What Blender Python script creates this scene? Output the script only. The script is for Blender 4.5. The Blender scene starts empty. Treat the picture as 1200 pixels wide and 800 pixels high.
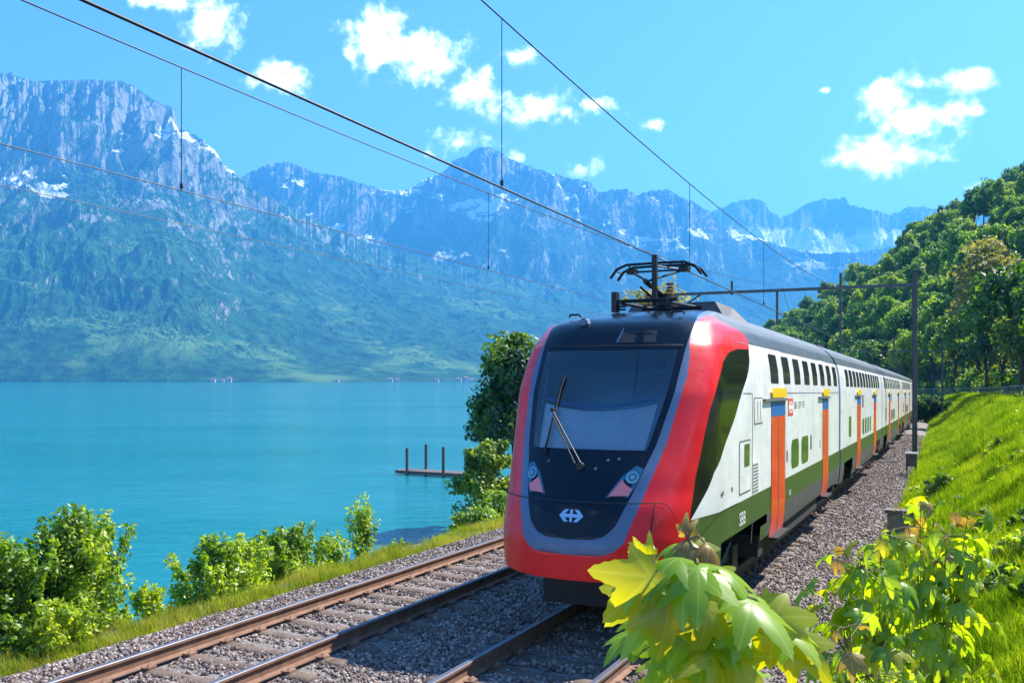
import bpy, bmesh, math, random
import numpy as np
from mathutils import Vector, Matrix, Euler
from mathutils.geometry import tessellate_polygon
random.seed(7); rng = np.random.default_rng(7)
C = bpy.context.scene
COL = C.collection
# ------------------------------------------------------------------ frame of reference
F = 1073.; TH = math.radians(25.95); HOR = 444.; EYE = 3.04; GR = .0121; RAD = 5500.; DL = 4.155
LAKE = -5.0

# ------------------------------------------------------------------ camera, world, sun, exposure
cam = bpy.data.cameras.new('camera'); camo = bpy.data.objects.new('camera', cam); COL.objects.link(camo)
cam.sensor_width = 36; cam.lens = 36 * F / 1200; cam.shift_y = (HOR - 400) / 1200
camo.location = (0, 0, EYE); camo.rotation_euler = (math.radians(90), 0, 0)
cam.clip_start = .1; cam.clip_end = 40000
C.camera = camo
C.view_settings.view_transform = 'Standard'; C.view_settings.look = 'None'
C.view_settings.exposure = 1.52; C.view_settings.gamma = 1
SUNV = Vector((.70, .44, 1.0)).normalized()
sun_el = math.asin(SUNV.z); sun_az = math.atan2(SUNV.x, SUNV.y)
sun = bpy.data.lights.new('sun', 'SUN'); sun.energy = 5.0; sun.angle = math.radians(.5); sun.color = (1, .945, .85)
suno = bpy.data.objects.new('sun', sun); COL.objects.link(suno)
suno.rotation_euler = SUNV.to_track_quat('Z', 'Y').to_euler(); suno.location = (30, 20, 60)


def node(nt, typ, loc=None, **kw):
    n = nt.nodes.new(typ)
    for k, v in kw.items():
        if k.startswith('i_'):
            n.inputs[k[2:].replace('_', ' ')].default_value = v
        else: setattr(n, k, v)
    return n


def math_n(nt, op, a, b=None, c=None, clamp=False):
    n = nt.nodes.new('ShaderNodeMath'); n.operation = op; n.use_clamp = clamp
    for i, v in enumerate((a, b, c)):
        if v is None: continue
        if isinstance(v, (int, float)): n.inputs[i].default_value = v
        else: nt.links.new(v, n.inputs[i])
    return n.outputs[0]


w = bpy.data.worlds.new('World'); C.world = w; w.use_nodes = True
nt = w.node_tree; nt.nodes.clear()
sky = nt.nodes.new('ShaderNodeTexSky'); sky.sky_type = 'NISHITA'; sky.sun_disc = False
sky.sun_elevation = sun_el; sky.sun_rotation = sun_az; sky.altitude = 400; sky.air_density = 1.0; sky.dust_density = .4; sky.ozone_density = 1.2
bg = nt.nodes.new('ShaderNodeBackground'); bg.inputs['Strength'].default_value = .105
hs = nt.nodes.new('ShaderNodeHueSaturation'); hs.inputs['Hue'].default_value = .485; hs.inputs['Saturation'].default_value = 1.25; hs.inputs['Value'].default_value = 1.0
nt.links.new(sky.outputs[0], hs.inputs['Color'])
tc = nt.nodes.new('ShaderNodeTexCoord')
# clouds: puffs at fixed sky directions, edges broken by noise; more of them outside the frame too
n1 = nt.nodes.new('ShaderNodeTexNoise'); n1.inputs['Scale'].default_value = 22; n1.inputs['Detail'].default_value = 9; n1.inputs['Roughness'].default_value = .62
nt.links.new(tc.outputs['Generated'], n1.inputs['Vector'])
n2 = nt.nodes.new('ShaderNodeTexNoise'); n2.inputs['Scale'].default_value = 60; n2.inputs['Detail'].default_value = 6; n2.inputs['Roughness'].default_value = .6
nt.links.new(tc.outputs['Generated'], n2.inputs['Vector'])
puffs = [(200, 2, 62, 16), (243, 28, 32, 30), (325, 92, 42, 17), (448, 48, 46, 42), (498, 72, 60, 38), (548, 102, 36, 24), (608, 66, 30, 12),
         (622, 127, 66, 18), (702, 124, 30, 12), (543, 168, 34, 18), (607, 185, 16, 9), (683, 197, 26, 15), (763, 146, 14, 8),
         (1012, 178, 58, 24), (1052, 186, 50, 20), (1072, 140, 62, 26), (1045, 112, 34, 22), (1125, 96, 28, 17), (1080, 98, 34, 11), (1146, 130, 14, 7), (1164, 222, 30, 15), (967, 106, 7, 4)]
dirs = []
for x, y, a, b in puffs:
    v = Vector(((x - 600) / F, 1, (HOR - y) / F)); dirs.append((v.normalized(), a / F / v.length, b / F / v.length))
rr = random.Random(3)
for i in range(12):
    az = rr.uniform(math.radians(50), math.radians(310)); el = rr.uniform(.15, .7)
    v = Vector((math.sin(az) * math.cos(el), math.cos(az) * math.cos(el), math.sin(el)))
    dirs.append((v, rr.uniform(.05, .12), rr.uniform(.02, .04)))
acc = None
for v, a, b in dirs:
    # ellipse aligned with the horizon: horizontal axis h, vertical axis k
    h = Vector((v.y, -v.x, 0)).normalized(); k = h.cross(v).normalized()
    def dot(vec):
        d = nt.nodes.new('ShaderNodeVectorMath'); d.operation = 'DOT_PRODUCT'; nt.links.new(tc.outputs['Generated'], d.inputs[0]); d.inputs[1].default_value = vec
        return d.outputs['Value']
    p = math_n(nt, 'POWER', dot(h / a), 2.0); q = math_n(nt, 'POWER', dot(k / b), 2.0)
    front = math_n(nt, 'LESS_THAN', dot(v), 0.0)
    r = math_n(nt, 'SQRT', math_n(nt, 'ADD', p, q))
    r = math_n(nt, 'ADD', r, math_n(nt, 'MULTIPLY', front, 100.0))
    val = math_n(nt, 'SUBTRACT', 1.0, r)
    acc = val if acc is None else math_n(nt, 'SMOOTH_MAX', acc, val, .25)
nz = math_n(nt, 'ADD', math_n(nt, 'MULTIPLY', math_n(nt, 'SUBTRACT', n1.outputs[0], .5), 3.4), math_n(nt, 'MULTIPLY', math_n(nt, 'SUBTRACT', n2.outputs[0], .5), 2.4))
dens = math_n(nt, 'ADD', acc, nz)
mask = nt.nodes.new('ShaderNodeMapRange'); mask.interpolation_type = 'SMOOTHSTEP'
nt.links.new(dens, mask.inputs['Value']); mask.inputs['From Min'].default_value = -.15; mask.inputs['From Max'].default_value = 1.0
mx = nt.nodes.new('ShaderNodeMix'); mx.data_type = 'RGBA'
tint = nt.nodes.new('ShaderNodeMix'); tint.data_type = 'RGBA'; tint.blend_type = 'MULTIPLY'; tint.inputs[0].default_value = 1
nt.links.new(hs.outputs[0], tint.inputs[6]); tint.inputs[7].default_value = (.74, .72, 1.0, 1)
cc_ = nt.nodes.new('ShaderNodeMix'); cc_.data_type = 'RGBA'; cr_ = nt.nodes.new('ShaderNodeMapRange'); nt.links.new(dens, cr_.inputs['Value']); cr_.inputs['From Min'].default_value = .1; cr_.inputs['From Max'].default_value = 1.1
nt.links.new(cr_.outputs[0], cc_.inputs[0]); cc_.inputs[6].default_value = (8, 9.5, 11.5, 1); cc_.inputs[7].default_value = (15, 15, 15, 1)
nt.links.new(mask.outputs[0], mx.inputs[0]); nt.links.new(tint.outputs[2], mx.inputs[6]); nt.links.new(cc_.outputs[2], mx.inputs[7])
nt.links.new(mx.outputs[2], bg.inputs['Color'])
out = nt.nodes.new('ShaderNodeOutputWorld'); nt.links.new(bg.outputs[0], out.inputs['Surface'])

C.render.engine = 'CYCLES'
C.cycles.max_bounces = 8; C.cycles.transparent_max_bounces = 8; C.cycles.volume_bounces = 1; C.cycles.transmission_bounces = 6

# ------------------------------------------------------------------ helpers
WO = {}


def bend(s):
    d = np.maximum(0, s - 95); c = 95.
    return s * s / (2 * RAD) + np.where(d < c, .00143 * d * d, .00143 * c * (2 * d - c))


def lat_of(u, s):
    return u - DL - bend(np.asarray(s, float))


def P(u, s, z):
    "railway frame (metres right of the near track's centre, along it, above its rails) to world"
    u = np.asarray(u, float); s = np.asarray(s, float); z = np.asarray(z, float)
    l = lat_of(u, s)
    return np.stack(np.broadcast_arrays(s * math.sin(TH) + l * math.cos(TH), s * math.cos(TH) - l * math.sin(TH), z - GR * s), -1)


def at(x, y, Y):
    "a direction of view and a distance turned into a place"
    return np.array([(x - 600) / F * Y, Y, EYE + (HOR - y) / F * Y])


def tag(o, label=None, cat=None, group=None, kind=None):
    if label: o['label'] = label
    if cat: o['category'] = cat
    if group: o['group'] = group
    if kind: o['kind'] = kind
    return o


def link(name, verts, faces, mats, parent=None, smooth=False, mi=None, origin=None, mesh=None):
    verts = np.asarray(verts, float).reshape(-1, 3)
    if origin is None:
        lo, hi = verts.min(0), verts.max(0); origin = np.array([(lo[0] + hi[0]) / 2, (lo[1] + hi[1]) / 2, lo[2]])
    me = bpy.data.meshes.new(name)
    me.from_pydata((verts - origin).tolist(), [], faces)
    for m in (mats if isinstance(mats, (list, tuple)) else [mats]): me.materials.append(m)
    if mi is not None: me.polygons.foreach_set('material_index', np.asarray(mi, dtype=np.int32))
    if smooth: me.polygons.foreach_set('use_smooth', np.ones(len(me.polygons), dtype=bool))
    me.update()
    o = bpy.data.objects.new(name, me); COL.objects.link(o)
    WO[o.name] = np.array(origin)
    if parent is not None:
        o.parent = parent; o.location = origin - WO[parent.name]
    else: o.location = origin
    return o


def empty(name, loc, label, cat, group=None):
    o = bpy.data.objects.new(name, None); COL.objects.link(o); o.location = loc; WO[o.name] = np.array(loc, float)
    o.empty_display_size = .3
    return tag(o, label, cat, group)


def copy_tree(o, parent=None, **kw):
    c = o.copy(); COL.objects.link(c)
    if parent is not None: c.parent = parent
    for ch in o.children: copy_tree(ch, c)
    return c


class MB:
    def __init__(self): self.v = []; self.f = []; self.m = []
    def add(self, vs, fs, m=0):
        k = sum(len(a) for a in self.v)
        self.v.append(np.asarray(vs, float).reshape(-1, 3)); self.f += [[i + k for i in f] for f in fs]; self.m += [m] * len(fs)
        return self
    def box(self, u0, u1, s0, s1, z0, z1, m=0, fr=P, n=1):
        vs = []; fs = []
        ss = np.linspace(s0, s1, n + 1)
        for s in ss: vs += [(u0, s, z0), (u1, s, z0), (u1, s, z1), (u0, s, z1)]
        fs.append([0, 1, 2, 3]); k = 4 * n; fs.append([k + 3, k + 2, k + 1, k])
        for i in range(n):
            a = 4 * i
            for j in range(4): fs.append([a + j, a + 4 + j, a + 4 + (j + 1) % 4, a + (j + 1) % 4])
        vs = np.array(vs)
        if fr: vs = fr(vs[:, 0], vs[:, 1], vs[:, 2])
        return self.add(vs, fs, m)
    def tube(self, pts, r, m=0, n=6, fr=P, cap=True):
        pts = np.array(pts, float)
        if fr: pts = fr(pts[:, 0], pts[:, 1], pts[:, 2])
        r = np.broadcast_to(r, len(pts)); vs = []; fs = []
        for i, p in enumerate(pts):
            d = pts[min(i + 1, len(pts) - 1)] - pts[max(i - 1, 0)]; d = d / (np.linalg.norm(d) + 1e-9)
            a = np.cross(d, (0, 0, 1.)) if abs(d[2]) < .9 else np.cross(d, (1., 0, 0)); a /= np.linalg.norm(a); b = np.cross(d, a)
            for k in range(n):
                t = 2 * math.pi * k / n; vs.append(p + r[i] * (math.cos(t) * a + math.sin(t) * b))
        for i in range(len(pts) - 1):
            for k in range(n): fs.append([i * n + k, i * n + (k + 1) % n, (i + 1) * n + (k + 1) % n, (i + 1) * n + k])
        if cap: fs.append(list(range(n))[::-1]); fs.append([(len(pts) - 1) * n + k for k in range(n)])
        return self.add(vs, fs, m)
    def disc(self, c, r, th, axis='u', m=0, n=20, fr=P):
        "short cylinder whose axis is across the track (u)"
        vs = []; 
        for du in (-th / 2, th / 2):
            for k in range(n):
                t = 2 * math.pi * k / n
                if axis == 'u': vs.append((c[0] + du, c[1] + r * math.cos(t), c[2] + r * math.sin(t)))
                elif axis == 'z': vs.append((c[0] + r * math.cos(t), c[1] + r * math.sin(t), c[2] + du))
                else: vs.append((c[0] + r * math.cos(t), c[1] + du, c[2] + r * math.sin(t)))
        fs = [[k, (k + 1) % n, n + (k + 1) % n, n + k] for k in range(n)] + [list(range(n))[::-1], list(range(n, 2 * n))]
        vs = np.array(vs)
        if fr: vs = fr(vs[:, 0], vs[:, 1], vs[:, 2])
        return self.add(vs, fs, m)
    def build(self, name, mats, parent=None, smooth=False, origin=None):
        return link(name, np.concatenate(self.v), self.f, mats, parent, smooth, self.m, origin)


# ---- numpy noise
_perm = rng.permutation(512)
_g = rng.normal(size=(512, 2)); _g /= np.linalg.norm(_g, axis=1)[:, None]


def gnoise(x, y):
    xi = np.floor(x).astype(int); yi = np.floor(y).astype(int); xf = x - xi; yf = y - yi
    def gr(ix, iy, dx, dy):
        h = _perm[(_perm[ix & 511] + iy) & 511]; return _g[h, 0] * dx + _g[h, 1] * dy
    u = xf ** 3 * (xf * (xf * 6 - 15) + 10); v = yf ** 3 * (yf * (yf * 6 - 15) + 10)
    a = gr(xi, yi, xf, yf); b = gr(xi + 1, yi, xf - 1, yf); c = gr(xi, yi + 1, xf, yf - 1); d = gr(xi + 1, yi + 1, xf - 1, yf - 1)
    return 1.5 * ((a * (1 - u) + b * u) * (1 - v) + (c * (1 - u) + d * u) * v)


def fbm(x, y, o=5, g=.5, ridged=False):
    t = 0; a = 1; n = 0
    for i in range(o):
        q = gnoise(x * 2 ** i + 17.3 * i, y * 2 ** i - 9.1 * i)
        if ridged: q = 1 - 2 * np.abs(q)
        t = t + a * q; n += a; a *= g
    return t / n


def grid_faces(nr, nc, flip=False):
    i, j = np.meshgrid(np.arange(nr - 1), np.arange(nc - 1), indexing='ij'); a = (i * nc + j).ravel()
    f = np.stack([a, a + 1, a + nc + 1, a + nc], 1)
    if flip: f = f[:, ::-1]
    return f.tolist()


# ------------------------------------------------------------------ materials
def mat(name, col, rough=.6, metal=0, noise=0, nscale=3, col2=None, bump=0, bscale=20, spec=None, coat=0, detail=4):
    m = bpy.data.materials.new(name); m.use_nodes = True; t = m.node_tree; b = t.nodes['Principled BSDF']
    b.inputs['Base Color'].default_value = (*col, 1); b.inputs['Roughness'].default_value = rough; b.inputs['Metallic'].default_value = metal
    if spec is not None: b.inputs['Specular IOR Level'].default_value = spec
    if coat: b.inputs['Coat Weight'].default_value = coat; b.inputs['Coat Roughness'].default_value = .04
    g = t.nodes.new('ShaderNodeNewGeometry')
    if noise or col2:
        n = t.nodes.new('ShaderNodeTexNoise'); n.inputs['Scale'].default_value = nscale; n.inputs['Detail'].default_value = detail; n.inputs['Roughness'].default_value = .6
        t.links.new(g.outputs['Position'], n.inputs['Vector'])
        r = t.nodes.new('ShaderNodeMapRange'); r.inputs['From Min'].default_value = .35; r.inputs['From Max'].default_value = .65
        t.links.new(n.outputs[0], r.inputs['Value'])
        x = t.nodes.new('ShaderNodeMix'); x.data_type = 'RGBA'; t.links.new(r.outputs[0], x.inputs[0])
        c2 = col2 or tuple(max(0, c * (1 - noise)) for c in col); x.inputs[6].default_value = (*col, 1); x.inputs[7].default_value = (*c2, 1)
        t.links.new(x.outputs[2], b.inputs['Base Color'])
    if coat or name in ('black_gloss', 'white_paint'):
        n = t.nodes.new('ShaderNodeTexNoise'); n.inputs['Scale'].default_value = 3.5; n.inputs['Detail'].default_value = 7; n.inputs['Roughness'].default_value = .7
        t.links.new(g.outputs['Position'], n.inputs['Vector']); r2 = t.nodes.new('ShaderNodeMapRange'); r2.inputs['From Min'].default_value = .35; r2.inputs['From Max'].default_value = .7
        r2.inputs['To Min'].default_value = rough * .8; r2.inputs['To Max'].default_value = min(1, rough * 1.9); t.links.new(n.outputs[0], r2.inputs['Value']); t.links.new(r2.outputs[0], b.inputs['Roughness'])
    if bump:
        n = t.nodes.new('ShaderNodeTexNoise'); n.inputs['Scale'].default_value = bscale; n.inputs['Detail'].default_value = 5
        t.links.new(g.outputs['Position'], n.inputs['Vector'])
        bn = t.nodes.new('ShaderNodeBump'); bn.inputs['Strength'].default_value = bump; bn.inputs['Distance'].default_value = .05
        t.links.new(n.outputs[0], bn.inputs['Height']); t.links.new(bn.outputs[0], b.inputs['Normal'])
    return m


def leaf_mat(name, cols, trans=.45, tcol=None, rough=.45, nscale=1.5, gloss=True, rnd=True, veins=False, shine=.05):
    "thin leaves: diffuse, light through them, slight gloss; tint differs leaf clump to leaf clump"
    m = bpy.data.materials.new(name); m.use_nodes = True; t = m.node_tree; t.nodes.clear()
    g = t.nodes.new('ShaderNodeNewGeometry'); oi = t.nodes.new('ShaderNodeObjectInfo')
    n = t.nodes.new('ShaderNodeTexNoise'); n.inputs['Scale'].default_value = nscale; n.inputs['Detail'].default_value = 3
    t.links.new(g.outputs['Position'], n.inputs['Vector'])
    s = math_n(t, 'ADD', math_n(t, 'MULTIPLY', math_n(t, 'SUBTRACT', n.outputs[0], .5), 2.2), math_n(t, 'MULTIPLY', g.outputs['Random Per Island'], .45))
    if rnd: s = math_n(t, 'ADD', s, math_n(t, 'MULTIPLY', oi.outputs['Random'], .5))
    else: s = math_n(t, 'ADD', s, .25)
    r = t.nodes.new('ShaderNodeValToRGB'); t.links.new(s, r.inputs[0])
    el = r.color_ramp.elements; el[0].position = 0; el[0].color = (*cols[0], 1); el[1].position = 1; el[1].color = (*cols[-1], 1)
    for i, c in enumerate(cols[1:-1]):
        e = el.new((i + 1) / (len(cols) - 1)); e.color = (*c, 1)
    rc = r.outputs[0]
    if veins:
        an = t.nodes.new('ShaderNodeAttribute'); an.attribute_name = 'vein'
        x = t.nodes.new('ShaderNodeMix'); x.data_type = 'RGBA'; t.links.new(math_n(t, 'MULTIPLY', an.outputs['Fac'], .4), x.inputs[0]); t.links.new(rc, x.inputs[6]); x.inputs[7].default_value = (.45, .5, .2, 1); rc = x.outputs[2]
    d = t.nodes.new('ShaderNodeBsdfDiffuse'); t.links.new(rc, d.inputs[0])
    tr = t.nodes.new('ShaderNodeBsdfTranslucent')
    mc = t.nodes.new('ShaderNodeMix'); mc.data_type = 'RGBA'; mc.blend_type = 'MULTIPLY'; mc.inputs[0].default_value = 1
    t.links.new(rc, mc.inputs[6]); mc.inputs[7].default_value = (*(tcol or (1.9, 1.7, .5)), 1)
    t.links.new(mc.outputs[2], tr.inputs[0])
    a = t.nodes.new('ShaderNodeMixShader'); a.inputs[0].default_value = trans
    t.links.new(d.outputs[0], a.inputs[1]); t.links.new(tr.outputs[0], a.inputs[2])
    gl = t.nodes.new('ShaderNodeBsdfGlossy'); gl.inputs['Roughness'].default_value = rough
    b = t.nodes.new('ShaderNodeMixShader'); b.inputs[0].default_value = shine; t.links.new(a.outputs[0], b.inputs[1]); t.links.new(gl.outputs[0], b.inputs[2])
    o = t.nodes.new('ShaderNodeOutputMaterial'); t.links.new((b if gloss else a).outputs[0], o.inputs[0])
    return m


M = {}
M['rock'] = mat('rock', (.2, .18, .16), .9, noise=.5, nscale=.6, bump=.6, bscale=2)
M['steel_top'] = mat('rail_head', (.11, .115, .15), .5, .3, noise=.2, nscale=6)
M['rust'] = mat('rail_rust', (.15, .075, .045), .85, 0, col2=(.22, .125, .08), nscale=5, bump=.2, bscale=60)
M['sleeper'] = mat('sleeper_steel', (.085, .058, .042), .85, 0, col2=(.16, .115, .085), nscale=4, bump=.4, bscale=30)
M['ballast'] = mat('ballast', (.12, .10, .09), .95, 0, col2=(.26, .23, .21), nscale=18, bump=1, bscale=22)
M['red'] = mat('red_paint', (.88, .008, .012), .34, 0, coat=.2, spec=.35, noise=.1, nscale=.7)
M['white'] = mat('white_paint', (.84, .84, .81), .32, 0, noise=.12, nscale=1.2, coat=.3)
M['silver'] = mat('silver_blue_paint', (.085, .15, .25), .35, .2, coat=.1)
M['black'] = mat('black_gloss', (.005, .011, .02), .16, 0, spec=.28)
M['roof'] = mat('roof_grey', (.05, .075, .08), .45, .1, noise=.45, nscale=2.5, bump=.15, bscale=6)
M['green'] = mat('green_paint', (.055, .10, .026), .4, 0, noise=.15, nscale=2)
M['under'] = mat('underframe_grey', (.11, .105, .10), .6, .2, noise=.4, nscale=5)
M['dark'] = mat('dark_steel', (.025, .027, .03), .5, .4, noise=.3, nscale=8)
M['pole'] = mat('galvanised_grey', (.10, .115, .12), .5, .5, noise=.3, nscale=3)
M['rubber'] = mat('rubber', (.015, .015, .015), .8)
M['win'] = mat('window_glass', (.035, .03, .045), .08, 0, spec=.8)
M['sideglass'] = mat('cab_side_glass', (.012, .015, .013), .10, 0, spec=.35)
M['wingreen'] = mat('tinted_window', (.06, .13, .045), .1, 0, spec=.6)
M['orange'] = mat('orange_door', (.72, .052, .016), .35, coat=.3)
M['blue'] = mat('blue_paint', (.01, .13, .42), .35)
M['yellow'] = mat('yellow_paint', (.85, .55, .01), .4)
M['line'] = mat('panel_gap', (.12, .13, .13), .7)
M['lineb'] = mat('dark_gap', (.02, .02, .025), .7)
M['lettergrey'] = mat('grey_lettering', (.08, .12, .10), .6)
M['letterwhite'] = mat('white_lettering', (.75, .8, .75), .6)
M['logoblue'] = mat('pale_blue_emblem', (.25, .5, .75), .35)
M['logored'] = mat('red_emblem', (.8, .05, .03), .4)
M['pink'] = mat('lamp_reflector', (.80, .22, .24), .3)
M['lampblue'] = mat('lamp_lens', (.03, .14, .24), .1)
M['lampring'] = mat('lamp_glass', (.16, .34, .46), .12)
M['panelpale'] = mat('pale_panel', (.86, .93, .95), .8, noise=.08, nscale=6)
M['cab'] = mat('cab_interior', (.2, .6, .85), .7)
M['wheel'] = mat('wheel_steel', (.22, .23, .27), .4, .6, noise=.4, nscale=10)
M['wire'] = mat('copper_wire', (.02, .025, .035), .5, .5)
M['wood'] = mat('weathered_wood', (.13, .11, .10), .85, noise=.4, nscale=4)
M['bark'] = mat('bark', (.10, .075, .05), .9, noise=.5, nscale=6, bump=.5, bscale=12)
M['stem'] = mat('green_stem', (.13, .13, .04), .6)
M['concrete'] = mat('concrete', (.22, .20, .17), .85, noise=.4, nscale=8, bump=.3, bscale=40)
M['house'] = mat('house_wall', (.45, .43, .38), .8, noise=.1)
M['tile'] = mat('roof_tiles', (.28, .12, .08), .8, noise=.3)
M['glass_dark'] = mat('dark_pane', (.03, .04, .05), .15)
M['stone'] = mat('stone', (.30, .265, .25), .9, 0, nscale=9, col2=(.13, .11, .10), detail=2)
M['fence'] = mat('fence_grey', (.16, .18, .2), .6, noise=.3)
# windscreen: real glass over the cab
m = bpy.data.materials.new('windscreen_glass'); m.use_nodes = True; t = m.node_tree; t.nodes.clear()
tr = node(t, 'ShaderNodeBsdfTransparent'); tr.inputs[0].default_value = (.82, .93, .98, 1); gl = node(t, 'ShaderNodeBsdfGlossy'); gl.inputs['Roughness'].default_value = .03
fr = node(t, 'ShaderNodeFresnel'); fr.inputs[0].default_value = 2.1; mxs = node(t, 'ShaderNodeMixShader'); o_ = node(t, 'ShaderNodeOutputMaterial')
t.links.new(fr.outputs[0], mxs.inputs[0]); t.links.new(tr.outputs[0], mxs.inputs[1]); t.links.new(gl.outputs[0], mxs.inputs[2]); t.links.new(mxs.outputs[0], o_.inputs[0])
M['wind'] = m
# vegetation
M['leaf_tree'] = leaf_mat('tree_leaves', [(.018, .06, .014), (.06, .15, .018), (.15, .25, .018), (.26, .34, .02)], .45, nscale=.5)
M['leaf_hill'] = leaf_mat('woodland_leaves', [(.02, .08, .014), (.08, .19, .02), (.17, .30, .022), (.28, .38, .02)], .5, nscale=.045)
M['leaf_bush'] = leaf_mat('bush_leaves', [(.05, .14, .012), (.15, .26, .015), (.26, .37, .02), (.38, .45, .035)], .55, nscale=.9, tcol=(1.9, 1.8, .5))
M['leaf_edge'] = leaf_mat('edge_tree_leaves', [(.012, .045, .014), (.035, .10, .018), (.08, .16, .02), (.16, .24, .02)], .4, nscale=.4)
M['leaf_yel'] = leaf_mat('yellow_leaves', [(.15, .17, .05), (.24, .24, .07), (.3, .28, .1)], .4, nscale=.4)
M['grass'] = leaf_mat('grass_blades', [(.07, .16, .008), (.16, .28, .010), (.27, .38, .012), (.38, .43, .03)], .45, nscale=.9, tcol=(1.5, 1.5, .4), gloss=False)
M['grass_dry'] = leaf_mat('verge_grass', [(.13, .18, .02), (.26, .28, .05), (.42, .38, .14)], .4, nscale=.8, gloss=False)
M['maple'] = leaf_mat('maple_leaves', [(.07, .17, .012), (.13, .26, .015), (.20, .34, .02), (.27, .40, .03)], .5, tcol=(2.6, 2.1, .25), nscale=2.0, rough=.35, veins=True, shine=.035)
M['maple_y'] = leaf_mat('backlit_yellow_maple_leaves', [(.22, .27, .012), (.30, .33, .015), (.36, .38, .02)], .6, tcol=(2.3, 1.9, .2), nscale=3.0, rough=.4, veins=True, shine=.035)  # yellower copy of the maple leaves, backlight put into its colour
M['maple_r'] = leaf_mat('young_maple_leaves', [(.16, .12, .03), (.26, .18, .05), (.3, .26, .06)], .45, tcol=(2.0, 1.5, .5), nscale=5.0, rough=.4, veins=True, shine=.035)

# earth under the plants
m = mat('earth', (.10, .085, .05), .95, col2=(.07, .12, .02), nscale=1.3, bump=.6, bscale=8); M['earth'] = m
m = mat('meadow_earth', (.055, .13, .012), .95, col2=(.09, .18, .015), nscale=.8, bump=.5, bscale=9); M['meadow'] = m
m = mat('forest_floor', (.03, .05, .015), .95, col2=(.05, .07, .02), nscale=.3); M['floor'] = m

# water
m = bpy.data.materials.new('lake_water'); m.use_nodes = True; t = m.node_tree; b = t.nodes['Principled BSDF']
b.inputs['Roughness'].default_value = .07; b.inputs['IOR'].default_value = 1.33
g = node(t, 'ShaderNodeNewGeometry'); mp = node(t, 'ShaderNodeMapping'); mp.inputs['Scale'].default_value = (1, 1, 1); mp.inputs['Rotation'].default_value = (0, 0, .35)
t.links.new(g.outputs['Position'], mp.inputs[0])
def wnoise(sc, stretch, det):
    q = node(t, 'ShaderNodeMapping'); q.inputs['Scale'].default_value = (sc, sc * stretch, sc); q.inputs['Rotation'].default_value = (0, 0, .25)
    t.links.new(g.outputs['Position'], q.inputs[0]); n = node(t, 'ShaderNodeTexNoise'); n.inputs['Scale'].default_value = 1; n.inputs['Detail'].default_value = det
    n.inputs['Roughness'].default_value = .55
    t.links.new(q.outputs[0], n.inputs['Vector']); return n.outputs[0]
breeze = node(t, 'ShaderNodeMapRange'); breeze.inputs['From Min'].default_value = .42; breeze.inputs['From Max'].default_value = .62
t.links.new(wnoise(.012, 2.2, 4), breeze.inputs['Value'])
h1 = wnoise(.55, 2.6, 5); h2 = wnoise(2.6, 2.2, 3)
hh = math_n(t, 'ADD', h1, math_n(t, 'MULTIPLY', h2, .35))
hh = math_n(t, 'MULTIPLY', hh, math_n(t, 'ADD', math_n(t, 'MULTIPLY', breeze.outputs[0], .75), .25))
bn = node(t, 'ShaderNodeBump'); bn.inputs['Strength'].default_value = .9; bn.inputs['Distance'].default_value = .6
t.links.new(hh, bn.inputs['Height']); t.links.new(bn.outputs[0], b.inputs['Normal'])
cr = node(t, 'ShaderNodeMix', data_type='RGBA'); t.links.new(math_n(t, 'ADD', math_n(t, 'MULTIPLY', wnoise(.012, 2, 3), .6), math_n(t, 'MULTIPLY', math_n(t, 'SUBTRACT', wnoise(.22, 4.5, 5), .35), 1.0), clamp=True), cr.inputs[0]); cr.inputs[6].default_value = (.0, .125, .15, 1); cr.inputs[7].default_value = (.015, .23, .275, 1)  # teal varies in broad patches; the finer streaks paint pale ripple glints
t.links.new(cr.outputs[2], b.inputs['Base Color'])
M['water'] = m


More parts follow.
